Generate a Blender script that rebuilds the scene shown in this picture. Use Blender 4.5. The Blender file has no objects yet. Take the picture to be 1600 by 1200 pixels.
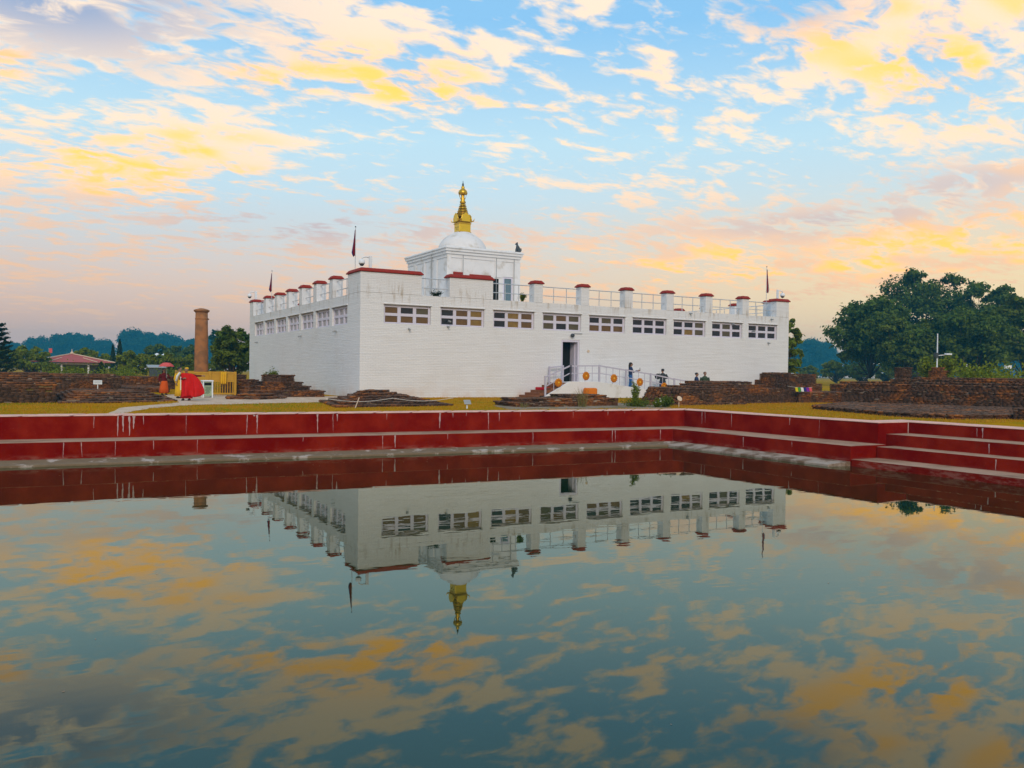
import bpy, math, random
import numpy as np
from mathutils import Matrix, Vector

# ------------------------------------------------------------------ camera
scene = bpy.context.scene
COL = scene.collection
R = math.radians
CAM = (-17.6154, -50.1393, 1.6731)
YAW, PITCH, ROLL = 0.5149, -0.0135, 0.0129
fwd = Vector((math.sin(YAW) * math.cos(PITCH), math.cos(YAW) * math.cos(PITCH), math.sin(PITCH)))
rgt = Vector((math.cos(YAW), -math.sin(YAW), 0))
upv = rgt.cross(fwd)
r2 = rgt * math.cos(ROLL) + upv * math.sin(ROLL)
u2 = upv * math.cos(ROLL) - rgt * math.sin(ROLL)
cam_data = bpy.data.cameras.new('camera')
cam_data.sensor_width = 36
cam_data.lens = 36 * 1331.9 / 1600
cam_data.clip_start = 0.05
cam_data.clip_end = 5000
cam = bpy.data.objects.new('camera', cam_data)
COL.objects.link(cam)
m = Matrix.Identity(4)
for i in range(3):
    m[i][0], m[i][1], m[i][2], m[i][3] = r2[i], u2[i], -fwd[i], CAM[i]
cam.matrix_world = m
scene.camera = cam

# ------------------------------------------------------------------ light and sky
SUN_DIR = Vector((-0.36, -0.80, 0.48)).normalized()      # from the scene towards the sun
SUN_EL = math.asin(SUN_DIR.z)
SUN_AZ = math.atan2(SUN_DIR.x, SUN_DIR.y)
scene.view_settings.view_transform = 'Standard'
scene.view_settings.look = 'None'
scene.view_settings.gamma = 1
scene.view_settings.exposure = 0.0
scene.render.film_transparent = False
scene.cycles.max_bounces = 6
scene.cycles.diffuse_bounces = 2
scene.cycles.glossy_bounces = 3
scene.cycles.transmission_bounces = 4
scene.cycles.volume_bounces = 0
scene.cycles.caustics_reflective = False
scene.cycles.caustics_refractive = False

sl = bpy.data.lights.new('sun', 'SUN')
sl.energy = 1.8
sl.angle = R(22)
sl.color = (1.0, 0.84, 0.68)
sun = bpy.data.objects.new('sun', sl)
COL.objects.link(sun)
sun.rotation_euler = (-SUN_DIR).to_track_quat('-Z', 'Y').to_euler()
sun.location = (0, -60, 60)


class NT:
    """small helper round a node tree"""
    def __init__(self, tree):
        self.t = tree
        self.n = tree.nodes
        self.l = tree.links

    def new(self, typ, **kw):
        nd = self.n.new(typ)
        for k, v in kw.items():
            setattr(nd, k, v)
        return nd

    def put(self, sock, v):
        if v is None:
            return
        if isinstance(v, bpy.types.NodeSocket):
            self.l.new(v, sock)
        else:
            if isinstance(v, (tuple, list)) and len(v) == 3 and len(sock.default_value) == 4:
                v = (*v, 1)
            sock.default_value = v

    def math(self, op, a, b=None, c=None, clamp=False):
        nd = self.new('ShaderNodeMath', operation=op, use_clamp=clamp)
        for s, v in zip(nd.inputs, (a, b, c)):
            self.put(s, v)
        return nd.outputs[0]

    def vec(self, op, a, b=None, c=None, out=0):
        nd = self.new('ShaderNodeVectorMath', operation=op)
        for s, v in zip(nd.inputs, (a, b, c)):
            self.put(s, v)
        return nd.outputs[out]

    def mix(self, f, a, b, blend='MIX'):
        nd = self.new('ShaderNodeMix', data_type='RGBA', blend_type=blend)
        self.put(nd.inputs[0], f)
        self.put(nd.inputs[6], a)
        self.put(nd.inputs[7], b)
        return nd.outputs[2]

    def noise(self, vec, scale, detail=4, rough=0.55, dist=0.0, dim='3D'):
        detail = min(detail, 5)
        nd = self.new('ShaderNodeTexNoise', noise_dimensions=dim)
        self.put(nd.inputs['Vector'], vec)
        nd.inputs['Scale'].default_value = scale
        nd.inputs['Detail'].default_value = detail
        nd.inputs['Roughness'].default_value = rough
        nd.inputs['Distortion'].default_value = dist
        return nd.outputs['Fac']

    def ramp(self, fac, stops, interp='LINEAR'):
        nd = self.new('ShaderNodeValToRGB')
        self.put(nd.inputs[0], fac)
        e = nd.color_ramp.elements
        nd.color_ramp.interpolation = interp
        while len(e) < len(stops):
            e.new(0.5)
        for i, (p, c) in enumerate(stops):
            e[i].position = p
        for i, (p, c) in enumerate(stops):
            e[i].color = (c, c, c, 1) if isinstance(c, (int, float)) else (*c, 1)
        return nd.outputs[0]

    def smooth(self, x, lo, hi):
        nd = self.new('ShaderNodeMapRange', interpolation_type='SMOOTHSTEP')
        self.put(nd.inputs[0], x)
        nd.inputs[1].default_value = lo
        nd.inputs[2].default_value = hi
        return nd.outputs[0]

    def comb(self, x, y, z=0.0):
        nd = self.new('ShaderNodeCombineXYZ')
        for s, v in zip(nd.inputs, (x, y, z)):
            self.put(s, v)
        return nd.outputs[0]

    def sep(self, v):
        nd = self.new('ShaderNodeSeparateXYZ')
        self.put(nd.inputs[0], v)
        return nd.outputs


def s2l(r, g, b):
    """8 bit sRGB to linear"""
    f = lambda c: (c / 255 / 12.92) if c / 255 <= 0.04045 else ((c / 255 + 0.055) / 1.055) ** 2.4
    return (f(r), f(g), f(b))


world = bpy.data.worlds.new('World')
scene.world = world
world.use_nodes = True
W = NT(world.node_tree)
W.n.clear()
gen = W.new('ShaderNodeTexCoord').outputs['Generated']
dirv = W.vec('NORMALIZE', gen)
dr = W.vec('DOT_PRODUCT', dirv, (math.cos(YAW), -math.sin(YAW), 0), out=1)
df = W.vec('DOT_PRODUCT', dirv, (math.sin(YAW), math.cos(YAW), 0), out=1)
dz = W.sep(dirv)[2]
az = W.math('ARCTAN2', dr, df)
el = W.math('ARCSINE', dz)
AE = W.comb(W.math('MULTIPLY', az, 180 / math.pi), W.math('MULTIPLY', el, 180 / math.pi))
hh = W.math('ADD', W.math('MAXIMUM', dz, 0.0), 0.16)
Q = W.comb(W.math('DIVIDE', dr, hh), W.math('DIVIDE', df, hh))


def blobs(lst):
    acc = None
    for (a, e, sa, se, amp) in lst:
        v = W.vec('MULTIPLY', W.vec('SUBTRACT', AE, (a, e, 0)), (1 / sa, 1 / se, 0))
        d2 = W.vec('DOT_PRODUCT', v, v, out=1)
        g = W.math('POWER', 0.3679, d2)
        acc = W.math('MULTIPLY', g, amp) if acc is None else W.math('MULTIPLY_ADD', g, amp, acc)
    return acc


# clear sky: physical sky warmed and paled towards the horizon by the evening air
sky = W.new('ShaderNodeTexSky', sky_type='NISHITA')
sky.sun_disc = False
sky.sun_elevation = SUN_EL
sky.sun_rotation = SUN_AZ
sky.air_density = 1.0
sky.dust_density = 1.0
sky.ozone_density = 1.5
elf = W.math('DIVIDE', W.math('MAXIMUM', el, 0.0), R(60))
grad = W.ramp(elf, [
    (0.0, s2l(226, 196, 190)), (0.05, s2l(240, 198, 178)), (0.09, s2l(240, 210, 192)), (0.14, s2l(222, 224, 224)),
    (0.19, s2l(208, 234, 246)), (0.25, s2l(200, 236, 252)), (0.37, s2l(146, 206, 250)), (1.0, s2l(150, 196, 236))])
# the glow of the low sun lies to the right of the view
warm = W.math('MULTIPLY', blobs([(33, 5.0, 30, 5.0, 1.0)]), 0.95)
grad = W.mix(warm, grad, (1.16, 0.86, 0.44))
nish = W.vec('SCALE', sky.outputs[0], None)
nish.node.inputs['Scale'].default_value = 0.10
base = W.mix(0.10, grad, nish)

# clouds lie on a flat layer: broken sheets, streaks and small puffs
rot = W.new('ShaderNodeVectorRotate', rotation_type='Z_AXIS')
W.put(rot.inputs['Vector'], Q)
rot.inputs['Angle'].default_value = R(-30)
Qs = W.vec('MULTIPLY', rot.outputs[0], (1.0, 1.6, 1))
n_big = W.noise(W.vec('ADD', Q, (3.1, 7.7, 0)), 1.5, 3, 0.55, 0.3, '2D')
n_fine = W.noise(Qs, 4.8, 5, 0.60, 0.4, '2D')
n_puff = W.noise(W.vec('ADD', Qs, (11.3, 2.2, 0)), 13.0, 3, 0.58, 0.3, '2D')

cover = blobs([
    (-29, 20.6, 10, 3.4, 0.19), (-14, 20.0, 7, 3.0, 0.11), (-26, 12.0, 8, 2.6, 0.14), (-18, 14.0, 5, 1.4, 0.09),
    (-7, 19.5, 5, 2.6, 0.08), (25, 21.0, 7.0, 3.0, 0.15), (15.5, 17.6, 6.5, 2.0, 0.12), (30, 17.2, 4, 1.6, 0.08),
    (3, 18.4, 8, 3.4, 0.075), (24, 14.3, 5, 1.0, 0.06), (26, 8.6, 10, 2.2, 0.12), (29, 11.6, 6, 1.3, 0.08), (10, 8.3, 14, 2.2, 0.07), (-18, 8.6, 16, 2.0, 0.05), (8, 12.4, 4, 1.0, 0.05),
    (-4, 13.4, 9, 1.8, -0.045), (-20, 16.6, 7, 0.9, -0.06)])
field = W.math('MULTIPLY_ADD', n_big, 0.26, W.math('MULTIPLY', n_fine, 0.46))
field = W.math('ADD', W.math('MULTIPLY_ADD', n_puff, 0.34, field), cover)
dens = W.smooth(field, 0.530, 0.675)
core = W.smooth(field, 0.59, 0.71)
greyb = blobs([(-29, 21.2, 10, 3.3, 1.1), (-14, 9.4, 14, 1.6, 0.6), (28, 11.5, 7, 1.3, 0.5), (18, 22.5, 4, 1.6, 0.8), (20, 9.6, 9, 1.0, 0.5)])
greyn = W.smooth(n_fine, 0.36, 0.56)
grey = W.math('MULTIPLY', greyb, greyn, clamp=True)
gold = blobs([(-24, 11.4, 7, 2.0, 1.25), (-19, 13.9, 4, 1.0, 0.7), (-31, 17, 2.5, 1.5, 0.8), (-14, 18.6, 8, 2.0, 0.65), (25, 20.3, 8, 2.8, 0.85),
              (28, 8.0, 10, 1.6, 1.1), (30, 11.6, 6, 1.2, 0.5), (4, 17.5, 9, 3, 0.35), (12, 7.0, 12, 2, 0.6), (-7, 18.5, 5, 2, 0.5), (29, 16.5, 6, 2, 0.7)])
goldn = W.smooth(W.noise(W.vec('ADD', Qs, (5.5, 9.2, 0)), 2.2, 2, 0.6, 0, '2D'), 0.36, 0.62)
goldf = W.math('MULTIPLY', gold, W.math('MULTIPLY_ADD', goldn, 0.95, 0.25), clamp=True)
lowf = W.smooth(el, R(15), R(6))
pale = W.mix(lowf, (1.16, 0.90, 0.66), (1.02, 0.64, 0.40))
ccol = W.mix(goldf, pale, (1.45, 0.82, 0.36))
ccol = W.mix(W.math('MULTIPLY', W.math('MULTIPLY', W.smooth(goldf, 0.20, 0.95), W.smooth(n_fine, 0.40, 0.60)), W.math('MULTIPLY_ADD', core, 0.65, 0.15)), ccol, (1.75, 0.80, 0.02))
ccol = W.mix(grey, ccol, s2l(164, 178, 208))
dens = W.math('MULTIPLY', dens, W.smooth(el, R(0.5), R(5)))
skycol = W.mix(W.math('MULTIPLY', dens, 0.92), base, ccol)
skycol = W.mix(W.smooth(el, R(-1), R(-6)), skycol, (0.16, 0.13, 0.09))
bg = W.new('ShaderNodeBackground')
scl = W.vec('SCALE', skycol, None)
scl.node.inputs['Scale'].default_value = 10.6
W.put(bg.inputs['Color'], scl)
bg.inputs['Strength'].default_value = 0.1
W.l.new(bg.outputs[0], W.new('ShaderNodeOutputWorld').inputs[0])
world.cycles.sampling_method = 'MANUAL'
world.cycles.sample_map_resolution = 256

rng = np.random.default_rng(7)
random.seed(7)


# ------------------------------------------------------------------ materials
def material(name, col, rough=0.8, spec=0.3, metal=0.0, var=0.0, vscale=3.0, bump=0.0, bscale=40.0, col2=None, c2scale=1.0, c2lo=0.45, c2hi=0.65):
    mt = bpy.data.materials.new(name)
    mt.use_nodes = True
    T = NT(mt.node_tree)
    b = T.n['Principled BSDF']
    b.inputs['Roughness'].default_value = rough
    b.inputs['Specular IOR Level'].default_value = spec
    b.inputs['Metallic'].default_value = metal
    pos = T.new('ShaderNodeNewGeometry').outputs['Position']
    c = (*col, 1)
    if col2:
        c = T.mix(T.smooth(T.noise(pos, c2scale, 6, 0.6), c2lo, c2hi), col, col2)
    if var:
        f = T.noise(pos, vscale, 5, 0.6)
        k = T.math('MULTIPLY_ADD', f, 2 * var, 1 - var)
        c = T.mix(1.0, c, T.comb(k, k, k), 'MULTIPLY')
    T.put(b.inputs['Base Color'], c)
    if bump:
        bn = T.new('ShaderNodeBump')
        bn.inputs['Strength'].default_value = bump
        bn.inputs['Distance'].default_value = 0.03
        T.put(bn.inputs['Height'], T.noise(pos, bscale, 4, 0.6))
        T.l.new(bn.outputs[0], b.inputs['Normal'])
    mt['T'] = 0
    return mt, T, b


M = {}


def mat(name, *a, **k):
    M[name] = material(name, *a, **k)[0]


mat('plaster', (0.72, 0.695, 0.675), 0.9, 0.1, var=0.10, vscale=1.3, bump=0.2, bscale=14, col2=(0.54, 0.49, 0.42), c2scale=1.1, c2lo=0.52, c2hi=0.74)
mat('cap_red', (0.27, 0.020, 0.008), 0.75, 0.25, var=0.25, vscale=6, bump=0.2, bscale=30)
mat('frame', (0.62, 0.58, 0.66), 0.6, 0.3, var=0.05)
mat('steel', (0.62, 0.62, 0.63), 0.35, 0.5, metal=0.6)
mat('white_paint', (0.74, 0.73, 0.75), 0.55, 0.3, var=0.05)
mat('rail_paint', (0.47, 0.44, 0.52), 0.55, 0.3, var=0.05)
mat('pane_dark', (0.012, 0.016, 0.020), 0.06, 0.5)
mat('pane_brown', (0.13, 0.070, 0.022), 0.08, 0.5, var=0.4, vscale=2.5)  # brown, olive, amber: lit interior behind the glass put into the colour
mat('pane_olive', (0.085, 0.070, 0.035), 0.08, 0.5, var=0.5, vscale=3)
mat('pane_amber', (0.21, 0.125, 0.025), 0.10, 0.5, var=0.5, vscale=3)
mat('pane_grey', (0.27, 0.27, 0.28), 0.12, 0.5, var=0.3, vscale=3)  # side panes: pale sky reflection put into the grey base colour
mat('dark_void', (0.012, 0.014, 0.014), 0.9, 0.1)
mat('door_wood', (0.035, 0.05, 0.045), 0.5, 0.3)
mat('gold', (0.62, 0.36, 0.035), 0.38, 0.5, metal=0.75, var=0.25, vscale=9)
mat('ring_gap_dark', (0.10, 0.055, 0.015), 0.5, 0.4, metal=0.4)  # inner cone: shade between the spire rings put into a dark colour
mat('gold_bright', (0.80, 0.50, 0.03), 0.35, 0.5, metal=0.55, var=0.15, vscale=9)
mat('coping', (0.78, 0.44, 0.34), 0.85, 0.2, var=0.18, vscale=4, bump=0.2, col2=(0.62, 0.36, 0.28), c2scale=1.2)
mat('tread', (0.42, 0.25, 0.16), 0.85, 0.2, var=0.25, vscale=3, bump=0.3, bscale=25, col2=(0.28, 0.155, 0.09), c2scale=0.8)
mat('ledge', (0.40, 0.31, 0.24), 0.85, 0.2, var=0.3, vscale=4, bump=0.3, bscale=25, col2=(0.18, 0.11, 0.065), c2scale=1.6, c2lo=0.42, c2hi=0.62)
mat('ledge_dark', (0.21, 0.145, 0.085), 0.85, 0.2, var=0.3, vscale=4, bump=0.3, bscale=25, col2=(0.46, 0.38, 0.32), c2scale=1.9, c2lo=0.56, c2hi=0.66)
mat('lime', (0.46, 0.33, 0.31), 0.9, 0.1)
mat('ochre_stone', (0.38, 0.155, 0.055), 0.85, 0.2, var=0.22, vscale=2.2, bump=0.3, bscale=18, col2=(0.25, 0.115, 0.05), c2scale=1.3)
mat('gold_fence', (0.50, 0.26, 0.015), 0.45, 0.4, var=0.15, vscale=5)
mat('cloth_yellow', (0.68, 0.38, 0.02), 0.9, 0.1, var=0.15)
mat('cloth_red', (0.56, 0.012, 0.010), 0.85, 0.15, var=0.15, vscale=5)
mat('cloth_maroon', (0.11, 0.012, 0.014), 0.9, 0.1, var=0.2)
mat('cloth_orange', (0.62, 0.10, 0.015), 0.9, 0.1, var=0.1)
mat('cloth_navy', (0.026, 0.040, 0.095), 0.9, 0.1, var=0.2)
mat('cloth_blue', (0.05, 0.15, 0.36), 0.9, 0.1, var=0.2)
mat('cloth_charcoal', (0.042, 0.046, 0.046), 0.9, 0.1, var=0.2)
mat('cloth_green', (0.05, 0.075, 0.045), 0.9, 0.1, var=0.2)
mat('cloth_white', (0.72, 0.69, 0.64), 0.9, 0.1)
mat('cloth_pink', (0.60, 0.10, 0.09), 0.85, 0.1, var=0.15)
mat('flag_crimson', (0.20, 0.008, 0.02), 0.9, 0.1)
mat('flag_blue', (0.02, 0.03, 0.16), 0.9, 0.1)
mat('skin', (0.30, 0.16, 0.10), 0.6, 0.3)
mat('hair', (0.012, 0.010, 0.009), 0.6, 0.3)
mat('shoe', (0.02, 0.015, 0.012), 0.6, 0.3)
mat('marigold', (0.60, 0.20, 0.008), 0.85, 0.1, var=0.35, vscale=30, bump=0.8, bscale=60)
mat('marigold_light', (0.78, 0.42, 0.03), 0.85, 0.1, var=0.3, vscale=30)
mat('orange_box', (0.66, 0.17, 0.006), 0.7, 0.2, var=0.12)
mat('red_mat', (0.50, 0.01, 0.02), 0.95, 0.1, var=0.15)
mat('step_brick', (0.22, 0.09, 0.045), 0.9, 0.1, var=0.3, vscale=6, bump=0.4, bscale=20)
mat('bark', (0.085, 0.06, 0.042), 0.95, 0.1, var=0.3, vscale=8, bump=0.5)
mat('roof_red', (0.40, 0.095, 0.080), 0.8, 0.2, var=0.25, vscale=1.5)
mat('tent_cloth', (0.42, 0.27, 0.10), 0.9, 0.1)
mat('roof_trim', (0.62, 0.47, 0.33), 0.8, 0.2)
mat('grey_metal', (0.30, 0.31, 0.31), 0.5, 0.4)
mat('dark_metal', (0.05, 0.06, 0.065), 0.5, 0.4)
mat('bin_panel', (0.33, 0.40, 0.25), 0.6, 0.3, var=0.4, vscale=14)
mat('print_dark', (0.05, 0.10, 0.07), 0.7, 0.2)
mat('sign_white', (0.72, 0.74, 0.76), 0.6, 0.3)
mat('statue_dark', (0.055, 0.065, 0.075), 0.6, 0.3, var=0.3, vscale=10)
mat('glass_blue', (0.10, 0.17, 0.20), 0.05, 0.6)
mat('blue_board', (0.02, 0.16, 0.50), 0.6, 0.3)
mat('flag_y', (0.60, 0.48, 0.02), 0.9, 0.1)
mat('flag_g', (0.05, 0.26, 0.04), 0.9, 0.1)
mat('flag_p', (0.20, 0.02, 0.26), 0.9, 0.1)
mat('path_dirt', (0.62, 0.45, 0.32), 0.95, 0.1, var=0.2, vscale=2.5, bump=0.4, bscale=12, col2=(0.48, 0.31, 0.19), c2scale=1.4)
mat('soil_grey', (0.29, 0.215, 0.155), 0.95, 0.1, var=0.3, vscale=2.5, bump=0.5, bscale=10, col2=(0.16, 0.12, 0.03), c2scale=0.8)

# whitewashed brick of the temple: courses as relief, stains running down
mt, T, b = material('white_brick', (0.8, 0.8, 0.8), 0.8, 0.2)
g = T.new('ShaderNodeNewGeometry').outputs['Position']
x, y, z = T.sep(g)
uv = T.comb(T.math('ADD', x, y), z)
br = T.new('ShaderNodeTexBrick')
T.put(br.inputs['Vector'], uv)
br.inputs['Color1'].default_value = (1, 1, 1, 1)
br.inputs['Color2'].default_value = (0.84, 0.84, 0.84, 1)
br.inputs['Mortar'].default_value = (0.35, 0.35, 0.35, 1)
br.inputs['Scale'].default_value = 1.0
br.inputs['Mortar Size'].default_value = 0.012
br.inputs['Mortar Smooth'].default_value = 0.5
br.inputs['Brick Width'].default_value = 0.34
br.inputs['Row Height'].default_value = 0.105
course = T.noise(T.comb(T.math('MULTIPLY', T.math('ADD', x, y), 0.35), T.math('MULTIPLY', z, 9.0)), 1.0, 5, 0.65)
blot = T.noise(g, 0.35, 6, 0.6)
col = T.mix(T.math('MULTIPLY', T.smooth(course, 0.35, 0.75), 0.50), (0.775, 0.76, 0.75), (0.63, 0.612, 0.60))
col = T.mix(T.math('MULTIPLY', T.smooth(blot, 0.50, 0.75), 0.35), col, (0.66, 0.61, 0.56))
col = T.mix(0.20, col, br.outputs[0], 'MULTIPLY')
# rust and algae runs below the parapet sills
run = T.noise(T.comb(T.math('MULTIPLY', T.math('ADD', x, y), 2.6), T.math('MULTIPLY', z, 0.35)), 1.0, 5, 0.7)
band = T.math('MULTIPLY', T.smooth(z, 5.6, 6.5), T.smooth(z, 7.6, 6.6))
col = T.mix(T.math('MULTIPLY', T.math('MULTIPLY', T.smooth(run, 0.50, 0.68), band), 0.8), col, (0.42, 0.34, 0.25))
# splash of red earth near the ground
foot = T.math('MULTIPLY', T.smooth(z, 0.9, 0.0), T.smooth(T.noise(g, 0.5, 5, 0.6), 0.42, 0.65))
col = T.mix(T.math('MULTIPLY', foot, 0.7), col, (0.62, 0.46, 0.36))
T.put(b.inputs['Base Color'], col)
bn = T.new('ShaderNodeBump')
bn.inputs['Strength'].default_value = 0.55
bn.inputs['Distance'].default_value = 0.03
T.put(bn.inputs['Height'], T.math('ADD', T.math('MULTIPLY', T.sep(br.outputs[0])[0], 0.8), T.math('ADD', T.noise(g, 9, 4), T.math('MULTIPLY', course, 1.2))))
T.l.new(bn.outputs[0], b.inputs['Normal'])
M['white_brick'] = mt

# red limewash of the pond walls
mt, T, b = material('pond_red', (0.2, 0, 0), 0.95, 0.0)
g = T.new('ShaderNodeNewGeometry').outputs['Position']
x, y, z = T.sep(g)
st = T.comb(T.math('MULTIPLY', T.math('ADD', x, y), 1.0), T.math('MULTIPLY', z, 0.25))
col = T.mix(T.smooth(T.noise(g, 0.7, 6, 0.6), 0.35, 0.7), (0.165, 0.0025, 0.0005), (0.27, 0.018, 0.005))
col = T.mix(T.math('MULTIPLY', T.smooth(T.noise(st, 5.0, 5, 0.65), 0.55, 0.75), 0.5), col, (0.15, 0.02, 0.012))
col = T.mix(T.math('MULTIPLY', T.smooth(T.noise(g, 22, 3, 0.5), 0.62, 0.75), 0.25), col, (0.30, 0.07, 0.05))
col = T.mix(T.math('MULTIPLY', T.math('MULTIPLY', T.smooth(z, -1.12, -1.29), T.smooth(T.noise(T.comb(T.math('ADD', x, y), T.math('MULTIPLY', z, 3.0)), 1.6, 5, 0.65), 0.44, 0.62)), 0.55), col, (0.34, 0.15, 0.11))
T.put(b.inputs['Base Color'], col)
bn = T.new('ShaderNodeBump')
bn.inputs['Strength'].default_value = 0.25
bn.inputs['Distance'].default_value = 0.02
T.put(bn.inputs['Height'], T.noise(g, 14, 5, 0.6))
T.l.new(bn.outputs[0], b.inputs['Normal'])
M['pond_red'] = mt

# old brick: every brick its own tone, weathered dark with orange patches, lichen grey on top
mt, T, b = material('old_brick', (0.2, 0.1, 0.05), 0.92, 0.1)
geo = T.new('ShaderNodeNewGeometry')
g = geo.outputs['Position']
at = T.new('ShaderNodeAttribute', attribute_name='tint')
tint = at.outputs['Fac']
patch = T.smooth(T.noise(T.vec('MULTIPLY', g, (1, 1, 1.7)), 0.62, 5, 0.6, 0.3), 0.46, 0.64)
dark = T.mix(tint, (0.050, 0.028, 0.018), (0.150, 0.080, 0.050))
orange = T.mix(tint, (0.20, 0.058, 0.014), (0.42, 0.145, 0.028))
col = T.mix(T.math('MULTIPLY', patch, T.math('MULTIPLY_ADD', tint, 0.6, 0.4)), dark, orange)
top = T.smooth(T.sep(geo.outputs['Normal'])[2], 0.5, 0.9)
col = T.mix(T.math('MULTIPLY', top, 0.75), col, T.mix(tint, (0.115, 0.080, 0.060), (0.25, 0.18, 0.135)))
T.put(b.inputs['Base Color'], col)
bn = T.new('ShaderNodeBump')
bn.inputs['Strength'].default_value = 0.5
bn.inputs['Distance'].default_value = 0.02
T.put(bn.inputs['Height'], T.noise(g, 30, 4, 0.6))
T.l.new(bn.outputs[0], b.inputs['Normal'])
M['old_brick'] = mt

# short dry grass on the ground
mt, T, b = material('dry_grass_ground', (0.3, 0.2, 0.02), 0.95, 0.0)
g = T.new('ShaderNodeNewGeometry').outputs['Position']
col = T.mix(T.smooth(T.noise(g, 0.45, 6, 0.6), 0.38, 0.66), (0.46, 0.225, 0.006), (0.36, 0.20, 0.006))
col = T.mix(T.smooth(T.noise(T.vec('ADD', g, (31, 4, 0)), 0.12, 5, 0.6), 0.50, 0.64), col, (0.22, 0.20, 0.008))
col = T.mix(T.math('MULTIPLY', T.smooth(T.noise(g, 6, 5, 0.7), 0.5, 0.75), 0.5), col, (0.30, 0.17, 0.015))
T.put(b.inputs['Base Color'], col)
bn = T.new('ShaderNodeBump')
bn.inputs['Strength'].default_value = 0.8
bn.inputs['Distance'].default_value = 0.05
T.put(bn.inputs['Height'], T.noise(g, 18, 5, 0.7))
T.l.new(bn.outputs[0], b.inputs['Normal'])
M['dry_grass_ground'] = mt

# still, murky pond water
mt, T, b = material('water', (0.012, 0.019, 0.006), 0.015, 0.5)
g = T.new('ShaderNodeNewGeometry').outputs['Position']
bn = T.new('ShaderNodeBump')
bn.inputs['Strength'].default_value = 0.19
bn.inputs['Distance'].default_value = 0.01
calm = T.smooth(T.noise(g, 0.10, 3, 0.5), 0.40, 0.65)
wv = T.math('ADD', T.noise(T.vec('MULTIPLY', g, (0.9, 1.7, 1)), 1.1, 2, 0.5), T.math('MULTIPLY', T.noise(g, 4.5, 2, 0.5), 0.10))
T.put(bn.inputs['Height'], T.math('MULTIPLY', wv, T.math('MULTIPLY_ADD', calm, 1.0, 0.2)))
fr = T.new('ShaderNodeFresnel')
fr.inputs['IOR'].default_value = 1.52
T.l.new(bn.outputs[0], fr.inputs['Normal'])
dif = T.new('ShaderNodeBsdfDiffuse')
dif.inputs['Color'].default_value = (0.009, 0.022, 0.005, 1)
glo = T.new('ShaderNodeBsdfGlossy')
glo.inputs['Color'].default_value = (0.91, 0.95, 0.84, 1)
glo.inputs['Roughness'].default_value = 0.012
T.l.new(bn.outputs[0], glo.inputs['Normal'])
mx = T.new('ShaderNodeMixShader')
T.l.new(fr.outputs[0], mx.inputs[0])
T.l.new(dif.outputs[0], mx.inputs[1])
T.l.new(glo.outputs[0], mx.inputs[2])
T.l.new(mx.outputs[0], T.n['Material Output'].inputs[0])
M['water'] = mt


def leaf_mat(name, c1, c2, c3, scale=0.5):
    mt, T, b = material(name, c1, 0.7, 0.12)
    g = T.new('ShaderNodeNewGeometry').outputs['Position']
    tint = T.new('ShaderNodeAttribute', attribute_name='tint').outputs['Fac']
    c = T.mix(T.smooth(T.noise(g, scale, 4, 0.6), 0.38, 0.64), c1, c2)
    c = T.mix(T.math('MULTIPLY', tint, 0.55), c, c3)
    T.put(b.inputs['Base Color'], c)
    tr = T.new('ShaderNodeBsdfTranslucent')
    T.put(tr.inputs[0], T.mix(0.5, c, c3))
    mx = T.new('ShaderNodeMixShader')
    mx.inputs[0].default_value = 0.25
    T.l.new(b.outputs[0], mx.inputs[1])
    T.l.new(tr.outputs[0], mx.inputs[2])
    T.l.new(mx.outputs[0], T.n['Material Output'].inputs[0])
    M[name] = mt


leaf_mat('leaf_deep', (0.032, 0.078, 0.012), (0.085, 0.135, 0.012), (0.17, 0.20, 0.014))
leaf_mat('leaf_mid', (0.050, 0.105, 0.012), (0.110, 0.150, 0.010), (0.17, 0.18, 0.012))
leaf_mat('leaf_light', (0.095, 0.165, 0.012), (0.165, 0.20, 0.012), (0.25, 0.24, 0.016), 1.5)
leaf_mat('leaf_far', (0.012, 0.045, 0.018), (0.020, 0.062, 0.020), (0.035, 0.08, 0.02))
leaf_mat('needle', (0.010, 0.026, 0.009), (0.020, 0.040, 0.010), (0.03, 0.05, 0.015))
leaf_mat('straw', (0.22, 0.17, 0.05), (0.16, 0.15, 0.03), (0.28, 0.22, 0.08), 1.5)
leaf_mat('grass_blade', (0.48, 0.215, 0.008), (0.36, 0.19, 0.008), (0.58, 0.28, 0.02), 1.0)
leaf_mat('petal', (0.7, 0.7, 0.66), (0.7, 0.65, 0.4), (0.8, 0.8, 0.8), 3)


# ------------------------------------------------------------------ mesh helpers
def rootof(o):
    while o.parent:
        o = o.parent
    return o


def link(o, parent=None):
    COL.objects.link(o)
    if parent is not None:
        o.parent = parent
    return o


def empty(name, loc, label, cat, group=None):
    o = bpy.data.objects.new(name, None)
    o.empty_display_size = 0.3
    o.location = loc
    link(o)
    tag(o, label, cat, group)
    return o


def tag(o, label=None, cat=None, group=None, kind=None):
    for k, v in (('label', label), ('category', cat), ('group', group), ('kind', kind)):
        if v:
            o[k] = v
    return o


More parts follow.
